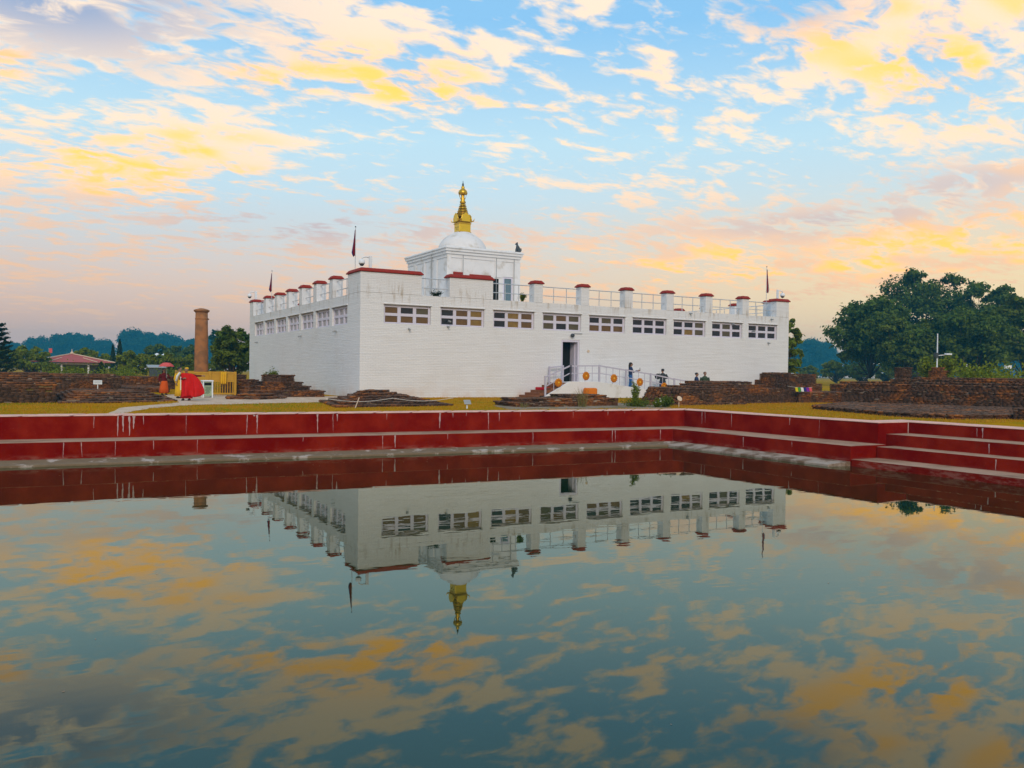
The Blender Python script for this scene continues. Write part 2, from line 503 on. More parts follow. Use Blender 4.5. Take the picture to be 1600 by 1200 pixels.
class MB:
    """collects shapes in world coordinates; build() links them as ONE mesh object"""
    def __init__(self):
        self.v, self.f = [], []

    def add(self, vs, fs):
        n = len(self.v)
        self.v += [tuple(p) for p in vs]
        self.f += [tuple(i + n for i in q) for q in fs]
        return self

    def box(self, x0, y0, z0, x1, y1, z1):
        vs = [(x0, y0, z0), (x1, y0, z0), (x1, y1, z0), (x0, y1, z0), (x0, y0, z1), (x1, y0, z1), (x1, y1, z1), (x0, y1, z1)]
        return self.add(vs, [(3, 2, 1, 0), (4, 5, 6, 7), (0, 1, 5, 4), (1, 2, 6, 5), (2, 3, 7, 6), (3, 0, 4, 7)])

    def frustum(self, x0, y0, x1, y1, z0, z1, inset):
        i = inset
        vs = [(x0, y0, z0), (x1, y0, z0), (x1, y1, z0), (x0, y1, z0), (x0 + i, y0 + i, z1), (x1 - i, y0 + i, z1), (x1 - i, y1 - i, z1), (x0 + i, y1 - i, z1)]
        return self.add(vs, [(3, 2, 1, 0), (4, 5, 6, 7), (0, 1, 5, 4), (1, 2, 6, 5), (2, 3, 7, 6), (3, 0, 4, 7)])

    def prism(self, poly, z0, z1):
        n = len(poly)
        vs = [(p[0], p[1], z0) for p in poly] + [(p[0], p[1], z1) for p in poly]
        fs = [tuple(range(n - 1, -1, -1)), tuple(range(n, 2 * n))] + [(i, (i + 1) % n, n + (i + 1) % n, n + i) for i in range(n)]
        return self.add(vs, fs)

    def side_prism(self, prof, y0, y1):
        """profile in x-z, extruded along y"""
        n = len(prof)
        vs = [(p[0], y0, p[1]) for p in prof] + [(p[0], y1, p[1]) for p in prof]
        fs = [tuple(range(n)), tuple(range(2 * n - 1, n - 1, -1))] + [((i + 1) % n, i, n + i, n + (i + 1) % n) for i in range(n)]
        return self.add(vs, fs)

    def bar(self, a, b, w, h=None):
        """square bar from a to b"""
        a, b = Vector(a), Vector(b)
        d = (b - a).normalized()
        s = d.cross(Vector((0, 0, 1)))
        s = Vector((1, 0, 0)) if s.length < 1e-4 else s.normalized()
        u = s.cross(d)
        h = h or w
        vs = []
        for p in (a, b):
            for sx, sy in ((-1, -1), (1, -1), (1, 1), (-1, 1)):
                vs.append(p + s * sx * w / 2 + u * sy * h / 2)
        return self.add(vs, [(3, 2, 1, 0), (4, 5, 6, 7), (0, 1, 5, 4), (1, 2, 6, 5), (2, 3, 7, 6), (3, 0, 4, 7)])

    def tube(self, pts, rad, n=8, cap=True):
        pts = [Vector(p) for p in pts]
        if isinstance(rad, (int, float)):
            rad = [rad] * len(pts)
        vs, fs = [], []
        ref = None
        for i, p in enumerate(pts):
            d = (pts[min(i + 1, len(pts) - 1)] - pts[max(i - 1, 0)]).normalized()
            if ref is None:
                ref = Vector((1, 0, 0)) if abs(d.x) < 0.9 else Vector((0, 1, 0))
            s = (ref - d * ref.dot(d)).normalized()
            ref = s
            t = d.cross(s)
            rr = rad[i] if isinstance(rad[i], (tuple, list)) else (rad[i], rad[i])
            for k in range(n):
                a = 2 * math.pi * k / n
                vs.append(p + s * math.cos(a) * rr[0] + t * math.sin(a) * rr[1])
        for i in range(len(pts) - 1):
            for k in range(n):
                k2 = (k + 1) % n
                fs.append((i * n + k, i * n + k2, (i + 1) * n + k2, (i + 1) * n + k))
        if cap:
            fs.append(tuple(range(n - 1, -1, -1)))
            fs.append(tuple((len(pts) - 1) * n + k for k in range(n)))
        return self.add(vs, fs)

    def lathe(self, prof, c=(0, 0, 0), n=24, sx=1.0, sy=1.0, rot=0.0):
        vs, fs = [], []
        for (r, z) in prof:
            for k in range(n):
                a = 2 * math.pi * k / n + rot
                vs.append((c[0] + r * math.cos(a) * sx, c[1] + r * math.sin(a) * sy, c[2] + z))
        for i in range(len(prof) - 1):
            for k in range(n):
                k2 = (k + 1) % n
                fs.append((i * n + k, i * n + k2, (i + 1) * n + k2, (i + 1) * n + k))
        fs.append(tuple(range(n - 1, -1, -1)))
        fs.append(tuple((len(prof) - 1) * n + k for k in range(n)))
        return self.add(vs, fs)

    def ball(self, c, rx, ry=None, rz=None, n=12, m=8):
        ry, rz = ry or rx, rz or rx
        prof = [(math.sin(math.pi * i / m), -math.cos(math.pi * i / m)) for i in range(m + 1)]
        prof[0] = (0.02, -1)
        prof[-1] = (0.02, 1)
        vs, fs = [], []
        for (r, z) in prof:
            for k in range(n):
                a = 2 * math.pi * k / n
                vs.append((c[0] + r * math.cos(a) * rx, c[1] + r * math.sin(a) * ry, c[2] + z * rz))
        for i in range(m):
            for k in range(n):
                k2 = (k + 1) % n
                fs.append((i * n + k, i * n + k2, (i + 1) * n + k2, (i + 1) * n + k))
        fs.append(tuple(range(n - 1, -1, -1)))
        fs.append(tuple(m * n + k for k in range(n)))
        return self.add(vs, fs)

    def build(self, name, mt, parent=None, smooth=False, bevel=0.0, remesh=0.0, solid=0.0, xf=None):
        if parent is not None:
            o0 = Vector(rootof(parent).location)
        else:
            o0 = Vector((0, 0, 0))
        if xf is not None:
            vs = [tuple(xf @ Vector(p) - o0) for p in self.v]
        else:
            vs = [(p[0] - o0.x, p[1] - o0.y, p[2] - o0.z) for p in self.v]
        me = bpy.data.meshes.new(name)
        me.from_pydata(vs, [], self.f)
        me.materials.append(M[mt])
        if smooth:
            me.polygons.foreach_set('use_smooth', [True] * len(me.polygons))
        me.update()
        o = link(bpy.data.objects.new(name, me), parent)
        if remesh:
            md = o.modifiers.new('remesh', 'REMESH')
            md.mode = 'VOXEL'
            md.voxel_size = remesh
            md.use_smooth_shade = True
            sm = o.modifiers.new('smooth', 'SMOOTH')
            sm.iterations = 2
            sm.factor = 0.5
        if solid:
            md = o.modifiers.new('solid', 'SOLIDIFY')
            md.thickness = solid
        if bevel:
            md = o.modifiers.new('bevel', 'BEVEL')
            md.width = bevel
            md.segments = 2
            md.limit_method = 'ANGLE'
        return o


def np_mesh(name, V, F, mt, parent=None, tint=None, smooth=False):
    """fast mesh from arrays; F is (n, k) with one k"""
    me = bpy.data.meshes.new(name)
    V = np.asarray(V, np.float32)
    F = np.asarray(F, np.int32)
    k = F.shape[1]
    me.vertices.add(len(V))
    me.vertices.foreach_set('co', V.ravel())
    me.loops.add(F.size)
    me.loops.foreach_set('vertex_index', F.ravel())
    me.polygons.add(len(F))
    me.polygons.foreach_set('loop_start', np.arange(0, F.size, k, dtype=np.int32))
    me.polygons.foreach_set('loop_total', np.full(len(F), k, np.int32))
    if smooth:
        me.polygons.foreach_set('use_smooth', np.ones(len(F), bool))
    if tint is not None:
        a = me.attributes.new('tint', 'FLOAT', 'FACE')
        a.data.foreach_set('value', np.asarray(tint, np.float32))
    me.update(calc_edges=True)
    me.materials.append(M[mt])
    return link(bpy.data.objects.new(name, me), parent)


BOXF = np.array([(3, 2, 1, 0), (4, 5, 6, 7), (0, 1, 5, 4), (1, 2, 6, 5), (2, 3, 7, 6), (3, 0, 4, 7)])
BOXV = np.array([(-1, -1, -1), (1, -1, -1), (1, 1, -1), (-1, 1, -1), (-1, -1, 1), (1, -1, 1), (1, 1, 1), (-1, 1, 1)], float)


def bricks_mesh(name, C, H, A, mt, parent, origin, tint):
    """many boxes: centres C, half sizes H, turn about z A"""
    C, H, A = np.array(C), np.array(H), np.array(A)
    n = len(C)
    L = BOXV[None] * H[:, None, :]
    L[:, 4:, :2] *= 0.985
    c, s = np.cos(A)[:, None], np.sin(A)[:, None]
    X = L[..., 0] * c - L[..., 1] * s
    Y = L[..., 0] * s + L[..., 1] * c
    V = np.stack([X, Y, L[..., 2]], -1) + C[:, None, :] - np.array(origin)
    F = (BOXF[None] + 8 * np.arange(n)[:, None, None]).reshape(-1, 4)
    return np_mesh(name, V.reshape(-1, 3), F, mt, parent, np.repeat(np.array(tint), 6))


def inside(poly, x, y):
    c = False
    n = len(poly)
    for i in range(n):
        x1, y1 = poly[i]
        x2, y2 = poly[(i + 1) % n]
        if (y1 > y) != (y2 > y) and x < (x2 - x1) * (y - y1) / (y2 - y1) + x1:
            c = not c
    return c


def rect(x0, y0, x1, y1):
    return [(x0, y0), (x1, y0), (x1, y1), (x0, y1)]


def circle(cx, cy, r, n=20):
    return [(cx + r * math.cos(2 * math.pi * i / n), cy + r * math.sin(2 * math.pi * i / n)) for i in range(n)]


# ------------------------------------------------------------------ ground, pond
WATER_Z = -1.45
yb = lambda x: -17.6 - 0.0577 * (x + 18.5)
OUT = 1.1
mb = MB()
S = 1200
hole = [(-42, yb(-42) + OUT), (10.35, yb(10.35) + OUT), (10.35, -28.65), (12.05, -28.65), (12.05, -48.75), (-42, -48.75)]
oTL, oTR, oBR, oBL = (-S, S), (S, S), (S, -S), (-S, -S)
for poly in ([hole[0], hole[1], oTR, oTL], [oBR, oTR, hole[1], hole[2], hole[3], hole[4]], [oBL, oBR, hole[4], hole[5]], [oTL, oBL, hole[5], hole[0]]):
    mb.add([(p[0], p[1], 0) for p in poly], [tuple(range(len(poly)))])
tag(mb.build('ground', 'dry_grass_ground'), kind='structure')

mb = MB()
mb.add([(-44, -50, WATER_Z), (14, -50, WATER_Z), (14, -14, WATER_Z), (-44, -14, WATER_Z)], [(0, 1, 2, 3)])
tag(mb.build('pond_water', 'water'), kind='structure')
mb = MB().box(-44, -50.5, -1.8, -42, -12, -0.004).box(-42, -50.5, -1.8, 12, -48.75, -0.004)
tag(mb.build('pond_bank', 'pond_red'), kind='structure')


sv, sf = [], []
for k in range(60):
    qx, qy = random.uniform(-24, 8), random.uniform(-45, -20)
    if k < 22:
        qy = yb(qx) - random.uniform(2.4, 5.0)
    L_ = random.uniform(0.012, 0.03)
    a_ = random.uniform(0, 6.28)
    i_ = len(sv)
    for u_, v_ in ((-1, 0), (0, -0.45), (1, 0), (0, 0.45)):
        sv.append((qx + L_ * (u_ * math.cos(a_) - v_ * math.sin(a_)), qy + L_ * (u_ * math.sin(a_) + v_ * math.cos(a_)), WATER_Z + 0.004))
    sf.append((i_, i_ + 1, i_ + 2, i_ + 3))
tag(MB().add(sv, sf).build('floating_litter', 'tread'), 'tiny leaves and specks floating on the pond', 'leaves', kind='stuff')


def sheet(name, pts, mt, z, sub=5, jit=0.12):
    ring = []
    n = len(pts)
    for i in range(n):
        a, b_ = pts[i], pts[(i + 1) % n]
        for k in range(sub):
            t = k / sub
            ring.append((a[0] + (b_[0] - a[0]) * t + random.uniform(-jit, jit), a[1] + (b_[1] - a[1]) * t + random.uniform(-jit, jit) * 2.0, z))
    return tag(MB().add(ring, [tuple(range(len(ring)))]).build(name, mt), kind='structure')


sheet('dirt_path', [(-14.6, -16.2), (-13.3, -12.1), (-11.8, -9.9), (-11.1, -8.9), (-9.4, -8.6), (-7.0, -7.6), (-4.5, -6.75), (-2.3, -4.7), (-0.5, -0.6),
                    (-0.3, 3.0), (-4.2, 4.3), (-5.5, 6.0), (-7.2, 7.5), (-10.3, 7.3), (-10.9, -1.5), (-11.2, -6.1), (-12.9, -9.0), (-14.3, -11.4), (-15.2, -16.2)], 'path_dirt', 0.005)
sheet('bare_soil', [(1.2, -16.6), (4.3, -16.9), (7.5, -16.9), (10.2, -17.0), (12.2, -14.6), (12.0, -10.2), (9.0, -9.6), (5.5, -10.3), (2.6, -12.4)], 'soil_grey', 0.006)

# back wall and right wall of the pond, mitred at their corner
o0 = lambda x: yb(x) + OUT
c_out, c_rim = (10.35, o0(10.35)), (9.25, yb(9.25))
c_tr, c_led = (7.4, yb(7.4) - 1.5), (6.5, yb(6.5) - 2.3)
XL = -42
back = empty('pond_wall', (-10, -17.9, 0), 'long dark red stepped pond wall running along the far bank', 'pond wall', 'red stepped pond walls')
back['kind'] = 'thing'
right = empty('pond_wall', (9.25, -24, 0), 'dark red stepped pond wall receding on the right bank before the stairs', 'pond wall', 'red stepped pond walls')
right['kind'] = 'thing'


def slope_strip(poly, ztops, z0, mtname, parent, name):
    n = len(poly)
    vs = [(p[0], p[1], z0) for p in poly] + [(p[0], p[1], zt) for p, zt in zip(poly, ztops)]
    fs = [tuple(range(n - 1, -1, -1)), tuple(range(n, 2 * n))] + [(i, (i + 1) % n, n + (i + 1) % n, n + i) for i in range(n)]
    return MB().add(vs, fs).build(name, mtname, parent, bevel=0.012)


def coping_slabs(parent, a0, a1, b0, b1, n):
    """paving slabs between the lines a0-a1 (front) and b0-b1 (back)"""
    L = lambda p, q, t: (p[0] + (q[0] - p[0]) * t, p[1] + (q[1] - p[1]) * t)
    for i in range(n):
        t0, t1 = i / n + 0.0012, (i + 1) / n - 0.0012
        dz = random.uniform(-0.004, 0.004)
        MB().prism([L(a0, a1, t0), L(a0, a1, t1), L(b0, b1, t1), L(b0, b1, t0)], 0.0, 0.03 + dz).build('coping_slab', 'coping', parent, bevel=0.012)


MB().prism([(XL, yb(XL)), c_rim, c_out, (XL, o0(XL))], -1.7, -0.002).build('upper_riser', 'pond_red', back)
coping_slabs(back, (XL, yb(XL) - 0.03), (c_rim[0] - 0.03, c_rim[1] - 0.03), (XL, o0(XL)), c_out, 34)
MB().prism([(XL, yb(XL) - 1.5), c_tr, c_rim, (XL, yb(XL))], -1.7, -0.754).build('lower_riser', 'pond_red', back)
MB().prism([(XL, yb(XL) - 1.5), c_tr, c_rim, (XL, yb(XL))], -0.754, -0.75).build('tread', 'tread', back)
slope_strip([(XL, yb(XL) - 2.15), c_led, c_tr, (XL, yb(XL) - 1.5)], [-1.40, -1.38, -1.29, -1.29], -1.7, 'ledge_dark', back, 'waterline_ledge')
YE = -29.75
MB().prism([c_rim, (9.25, YE), (10.93, YE), (10.93, -28.66), (10.35, -28.66), c_out], -1.7, -0.002).build('upper_riser', 'pond_red', right)
coping_slabs(right, (c_rim[0] - 0.03, c_rim[1] - 0.03), (9.22, YE - 0.03), c_out, (10.35, YE - 0.03), 8)
MB().box(10.352, YE - 0.03, 0.0, 12.05, -28.65, 0.03).build('coping_slab', 'coping', right, bevel=0.012)
MB().prism([c_tr, (7.4, YE - 0.3), (9.25, YE - 0.3), (9.25, YE), c_rim], -1.7, -0.754).build('lower_riser', 'pond_red', right)
MB().prism([c_tr, (7.4, YE - 0.3), (9.25, YE - 0.3), (9.25, YE - 0.003), c_rim], -0.754, -0.75).build('tread', 'tread', right)
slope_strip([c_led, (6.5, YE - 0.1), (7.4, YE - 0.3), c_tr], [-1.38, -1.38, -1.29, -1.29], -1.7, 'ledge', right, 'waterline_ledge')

stairs = empty('pond_stairs', (9.5, -35, 0), 'broad dark red stairs leading down into the pond at right', 'stairs')
stairs['kind'] = 'thing'
MB().box(10.95, -48.7, -1.7, 12.05, YE - 0.004, -0.002).build('riser', 'pond_red', stairs)
coping_slabs(stairs, (10.92, YE - 0.035), (10.92, -48.7), (12.05, YE - 0.035), (12.05, -48.7), 12)
for (xa, xb, zt, ya) in ((9.70, 10.95, -0.40, YE - 0.004), (8.75, 9.70, -0.81, YE - 0.34), (7.40, 8.75, -1.21, YE - 0.345)):
    MB().box(xa, -48.7, -1.7, xb, ya, zt - 0.005).build('riser', 'pond_red', stairs)
    MB().box(xa, -48.7, zt - 0.005, xb, ya, zt).build('tread', 'tread', stairs)


def streak(parent, p, d, z0, length, w):
    """lime run on a vertical face at p; d is the horizontal direction along the face, standing 4 mm proud"""
    nrm = Vector((d[1], -d[0], 0)).normalized()
    if nrm.dot(Vector((CAM[0] - p[0], CAM[1] - p[1], 0))) < 0:
        nrm = -nrm
    o = Vector((p[0], p[1], 0)) + nrm * 0.004
    dv = Vector((d[0], d[1], 0)).normalized()
    n = max(3, int(length / 0.07))
    vs, fs = [], []
    off = 0
    for i in range(n + 1):
        t = i / n
        off += random.uniform(-0.008, 0.008)
        ww = 0.75 * w * (1 - 0.75 * t) * random.uniform(0.45, 1.1)
        for s in (-1, 1):
            q = o + dv * (off + s * ww / 2)
            vs.append((q.x, q.y, z0 - length * t))
    for i in range(n):
        if True:
            fs.append((2 * i, 2 * i + 1, 2 * i + 3, 2 * i + 2))
    if fs:
        MB().add(vs, fs).build('lime_streak', 'lime', parent)


bd = (1, -0.0577)
for (x, l, w) in ((-15.7, .4, .04), (-14.95, .70, .09), (-14.8, .55, .12), (-14.6, .68, .10), (-14.45, .45, .14), (-14.15, .3, .05), (-12.75, .65, .025), (-10.65, .72, .05),
                  (-10.3, .70, .09), (-10.4, .06, .16), (-8.05, .70, .10), (-7.45, .7, .03), (-7.3, .28, .08), (-3.05, .62, .12), (-2.5, .2, .05), (-1.9, .13, .05), (-0.9, .72, .06),
                  (-0.4, .38, .06), (0.6, .2, .03), (5.0, .2, .05), (5.9, .1, .05), (3.2, .3, .02), (-5.3, .25, .03)):
    streak(back, (x, yb(x)), bd, -0.01, l, w)
for (x, l, w) in ((-16.65, .50, .035), (-16.15, .48, .04), (-15.15, .48, .03), (-14.0, .3, .05), (-12.6, .45, .025), (-6.02, .5, .05), (-5.55, .48, .08), (.34, .45, .05), (4.2, .48, .05),
                  (4.34, .48, .05), (6.7, .45, .06), (-9.0, .15, .05), (-3.4, .2, .04)):
    streak(back, (x, yb(x) - 1.5), bd, -0.765, l, w)
for (y, l, w) in ((-20.4, .55, .06), (-20.6, .5, .04), (-22.3, .6, .05), (-25.6, .3, .07), (-27.1, .65, .02)):
    streak(right, (9.25, y), (0, 1), -0.01, l, w)
for (y, l, w) in ((-24.9, .4, .06), (-27.4, .2, .04)):
    streak(right, (7.4, y), (0, 1), -0.80, l, w)
for (y, x, z0, l, w) in ((-33.6, 9.7, -0.46, .32, .06), (-32.6, 10.95, -0.02, .36, .08), (-32.4, 10.95, -.05, .3, .05), (-34.4, 8.75, -.86, .33, .07), (-35.8, 9.7, -0.46, .2, .1)):
    streak(stairs, (x, y), (0, 1), z0, l, w)

# ------------------------------------------------------------------ temple
LX, LY = 36.96, 30.2
SILL, CAPB, TOP = 6.50, 7.78, 8.02
temple = empty('temple', (LX / 2, LY / 2, 0), 'large white brick temple with red capped parapet, rows of windows and a domed tower', 'temple')


def grid_wall(us, zs, holes, tf, depth):
    """wall in the u-z plane with rectangular holes; tf maps (u, d, z) to a point, d runs 0..depth into the wall"""
    us = sorted(set(us + [h[0] for h in holes] + [h[1] for h in holes]))
    zs = sorted(set(zs + [h[2] for h in holes] + [h[3] for h in holes]))
    solid = {}
    for i in range(len(us) - 1):
        for k in range(len(zs) - 1):
            uc, zc = (us[i] + us[i + 1]) / 2, (zs[k] + zs[k + 1]) / 2
            solid[i, k] = not any(h[0] < uc < h[1] and h[2] < zc < h[3] for h in holes)
    b_ = MB()

    def quad(a, b2, c, d):
        b_.add([tf(*a), tf(*b2), tf(*c), tf(*d)], [(0, 1, 2, 3)])
    for (i, k), s in solid.items():
        if not s:
            continue
        u0, u1, z0, z1 = us[i], us[i + 1], zs[k], zs[k + 1]
        quad((u0, 0, z0), (u1, 0, z0), (u1, 0, z1), (u0, 0, z1))
        quad((u1, depth, z0), (u0, depth, z0), (u0, depth, z1), (u1, depth, z1))
        if not solid.get((i - 1, k)):
            quad((u0, depth, z0), (u0, 0, z0), (u0, 0, z1), (u0, depth, z1))
        if not solid.get((i + 1, k)):
            quad((u1, 0, z0), (u1, depth, z0), (u1, depth, z1), (u1, 0, z1))
        if not solid.get((i, k - 1)):
            quad((u0, depth, z0), (u1, depth, z0), (u1, 0, z0), (u0, 0, z0))
        if not solid.get((i, k + 1)):
            quad((u0, 0, z1), (u1, 0, z1), (u1, depth, z1), (u0, depth, z1))
    return b_


WT, ZT, ZB = 0.7, 5.84, 4.64
DOOR = (14.67, 16.20, 1.08, 4.02)
fwin = [1.534 + 3.864 * i for i in range(9)]
lwin = [2.452 + 3.7455 * i for i in range(7)]
FW, LW = 3.186, 3.157
front_tf = lambda u, d, z: (u, d, z)
left_tf = lambda u, d, z: (d, u, z)
wf = grid_wall([0, LX], [-0.3, SILL], [(u, u + FW, ZB, ZT) for u in fwin] + [DOOR], front_tf, WT).build('wall', 'white_brick', temple)
wl = grid_wall([WT, LY - WT], [-0.3, SILL], [(u, u + LW, ZB, ZT) for u in lwin], left_tf, WT)
wl.f = [tuple(reversed(q)) for q in wl.f]
wl = wl.build('wall', 'white_brick', temple)
wr = MB().box(LX - WT, WT, -0.3, LX, LY - WT, SILL).build('wall', 'white_brick', temple)
wb = MB().box(0, LY - WT, -0.3, LX, LY, SILL).build('wall', 'white_brick', temple)
MB().box(WT, WT, 6.05, LX - WT, LY - WT, 6.25).build('roof_deck', 'plaster', temple)
MB().box(WT, WT, 0.9, LX - WT, LY - WT, 1.05).build('floor', 'soil_grey', temple)

# parapet: corner blocks, merlons with red caps, rails between them


def cap(x0, y0, x1, y1, parent):
    o = 0.10
    MB().frustum(x0 - o, y0 - o, x1 + o, y1 + o, CAPB + 0.05, TOP, 0.16).box(x0 - o + 0.01, y0 - o + 0.01, CAPB, x1 + o - 0.01, y1 + o - 0.01, CAPB + 0.06).build('cap', 'cap_red', parent, bevel=0.05)


def merlon(x0, y0, x1, y1):
    o = MB().box(x0, y0, SILL + 0.002, x1, y1, CAPB).build('merlon', 'white_brick', temple, bevel=0.03)
    cap(x0, y0, x1, y1, o)


def lblock(poly, cappoly):
    o = MB().prism(poly, SILL + 0.002, CAPB).build('corner_block', 'white_brick', temple, bevel=0.03)
    n = len(cappoly)
    cx_ = sum(p[0] for p in cappoly) / n
    cy_ = sum(p[1] for p in cappoly) / n
    ring = lambda k, z: [(p[0] + (cx_ - p[0]) * 0 + k * (1 if p[0] < cx_ else -1) * 0.5, p[1] + k * (1 if p[1] < cy_ else -1) * 0.5, z) for p in cappoly]
    vs = ring(0, CAPB) + ring(0, CAPB + 0.06) + ring(0.3, TOP)
    fs = [tuple(range(n - 1, -1, -1)), tuple(range(2 * n, 3 * n))]
    for a in range(2):
        fs += [(a * n + i, a * n + (i + 1) % n, (a + 1) * n + (i + 1) % n, (a + 1) * n + i) for i in range(n)]
    MB().add(vs, fs).build('cap', 'cap_red', o, bevel=0.04)


e = 0.10
lblock([(0, 0), (4.08, 0), (4.08, WT), (WT, WT), (WT, 2.46), (0, 2.46)],
       [(-e, -e), (4.08 + e, -e), (4.08 + e, WT + e), (WT + e, WT + e), (WT + e, 2.46 + e), (-e, 2.46 + e)])
lblock([(LX - 1.42, 0), (LX, 0), (LX, 2.2), (LX - WT, 2.2), (LX - WT, WT), (LX - 1.42, WT)],
       [(LX - 1.42 - e, -e), (LX + e, -e), (LX + e, 2.2 + e), (LX - WT - e, 2.2 + e), (LX - WT - e, WT + e), (LX - 1.42 - e, WT + e)])
lblock([(0, LY), (0, LY - 1.35), (WT, LY - 1.35), (WT, LY - WT), (1.4, LY - WT), (1.4, LY)],
       [(-e, LY + e), (-e, LY - 1.35 - e), (WT + e, LY - 1.35 - e), (WT + e, LY - WT - e), (1.4 + e, LY - WT - e), (1.4 + e, LY + e)])
merlon(6.04, 0, 9.23, WT)
fm = [12.42 + 3.87 * i for i in range(6)]
for u in fm:
    merlon(u, 0, u + 0.69, WT)
lm = [6.23 - 0.72 + 3.71 * i for i in range(6)]
for u in lm:
    merlon(0, u, WT, u + 0.72)
rm = [5.5 + 3.75 * i for i in range(7)]
for u in rm:
    merlon(LX - WT, u, LX, u + 0.7)
for i in range(8):
    merlon(4.5 + 3.87 * i, LY - WT, 5.2 + 3.87 * i, LY)


def rail_bay(a, b_, n):
    a, b_ = Vector(a), Vector(b_)
    r_ = MB().tube([a + Vector((0, 0, 7.63)), b_ + Vector((0, 0, 7.63))], 0.035, 6).build('railing', 'steel', temple)
    MB().tube([a + Vector((0, 0, 7.02)), b_ + Vector((0, 0, 7.02))], 0.03, 6).build('rail', 'steel', r_)
    for k in range(1, n + 1):
        p = a + (b_ - a) * (k / (n + 1))
        MB().tube([p + Vector((0, 0, SILL)), p + Vector((0, 0, 7.63))], 0.032, 6).build('post', 'steel', r_)


fb = [(4.08, 6.04), (9.23, fm[0])] + [(fm[i] + 0.69, fm[i + 1]) for i in range(5)] + [(fm[5] + 0.69, LX - 1.42)]
for (a, b_) in fb:
    rail_bay((a, 0.3, 0), (b_, 0.3, 0), 2 if b_ - a > 1.99 else 2)
lb = [(2.46, lm[0])] + [(lm[i] + 0.72, lm[i + 1]) for i in range(5)] + [(lm[5] + 0.72, LY - 1.35)]
for (a, b_) in lb:
    rail_bay((0.3, a, 0), (0.3, b_, 0), 2)
rb = [(2.2, rm[0])] + [(rm[i] + 0.7, rm[i + 1]) for i in range(6)]
for (a, b_) in rb:
    rail_bay((LX - 0.3, a, 0), (LX - 0.3, b_, 0), 2)

# windows: six panes each
PC = {'D': 'pane_dark', 'B': 'pane_brown', 'O': 'pane_olive', 'A': 'pane_amber', 'G': 'pane_grey'}


def window(u0, w, tf, codes, flip=False):
    d0, d1 = 0.13, 0.24
    bx = MB()

    def pbox(b2, ua, ub, da, db, za, zb):
        p, q = tf(ua, da, za), tf(ub, db, zb)
        b2.box(min(p[0], q[0]), min(p[1], q[1]), za, max(p[0], q[0]), max(p[1], q[1]), zb)
    fw = 0.13
    g_ = 0.004
    pbox(bx, u0 + g_, u0 + fw, d0, d1, ZB + g_, ZT - g_)
    pbox(bx, u0 + w - fw, u0 + w - g_, d0, d1, ZB + g_, ZT - g_)
    pbox(bx, u0 + fw, u0 + w - fw, d0 + .002, d1, ZT - fw - 0.04, ZT - g_)
    pbox(bx, u0 + fw, u0 + w - fw, d0 + .002, d1, ZB + g_, ZB + fw - 0.04)
    mid = ZB + 0.575
    pbox(bx, u0 + fw, u0 + w - fw, d0 + .004, d1, mid - 0.09, mid + 0.09)
    iw = w - 2 * fw
    pw = (iw - 2 * 0.22) / 3
    for k in (1, 2):
        ua = u0 + fw + k * pw + (k - 1) * 0.22
        pbox(bx, ua, ua + 0.22, d0 - .003, d1, ZB + fw - .04, ZT - fw - .04)
    fr = bx.build('window', 'frame', temple, bevel=0.012)
    sb = MB()
    pbox(sb, u0 - 0.06, u0 + w + 0.06, -0.06, 0.05, ZT, ZT + 0.05)
    sb.build('drip_ledge', 'plaster', fr)
    # the deep edge lines round the opening
    for row, (za, zb) in enumerate(((mid + 0.09, ZT - fw - .04), (ZB + fw - .04, mid - 0.09))):
        for k in range(3):
            ua = u0 + fw + k * (pw + 0.22)
            pm = MB()
            pbox(pm, ua, ua + pw, d1 - 0.045, d1 - 0.03, za, zb)
            pm.build('pane', PC[codes[row * 3 + k]], fr)


for u, c in zip(fwin, ('BDOBBB', 'DBADBA', 'DABDAB', 'OBOODO', 'DODBBB', 'DDDDDD', 'DDODAO', 'DODDOD', 'DDDDDD')):
    window(u, FW, front_tf, c)
for u in lwin:
    window(u, LW, left_tf, 'GGGGGG')

# entrance door
df_ = MB()
x0, x1, z0, z1 = DOOR
df_.box(x0 - 0.0 + .004, 0.02, z0, x0 + 0.14, 0.5, z1 - .004).box(x1 - 0.14, 0.02, z0, x1 - .004, 0.5, z1 - .004).box(x0 + 0.14, 0.022, z1 - 0.16, x1 - 0.14, 0.5, z1 - .004)
dr_ = df_.build('door_frame', 'frame', temple, bevel=0.015)
MB().box(x1 - 0.20, 0.34, z0, x1 - 0.145, 1.35, z1 - 0.18).build('door', 'frame', dr_)
MB().box(x0 - 0.1, 0.9, z0, x1 + 0.6, 1.0, z1).build('dark_interior', 'dark_void', dr_)  # near-black panel standing in for the unlit interior behind the door

# spouts, small lamps and cable marks along the walls
def spout(x, y, z, nx, ny):
    MB().tube([(x, y, z), (x + nx * 0.28, y + ny * 0.28, z - 0.05)], [0.06, 0.05], 8).build('water_spout', 'grey_metal', temple)


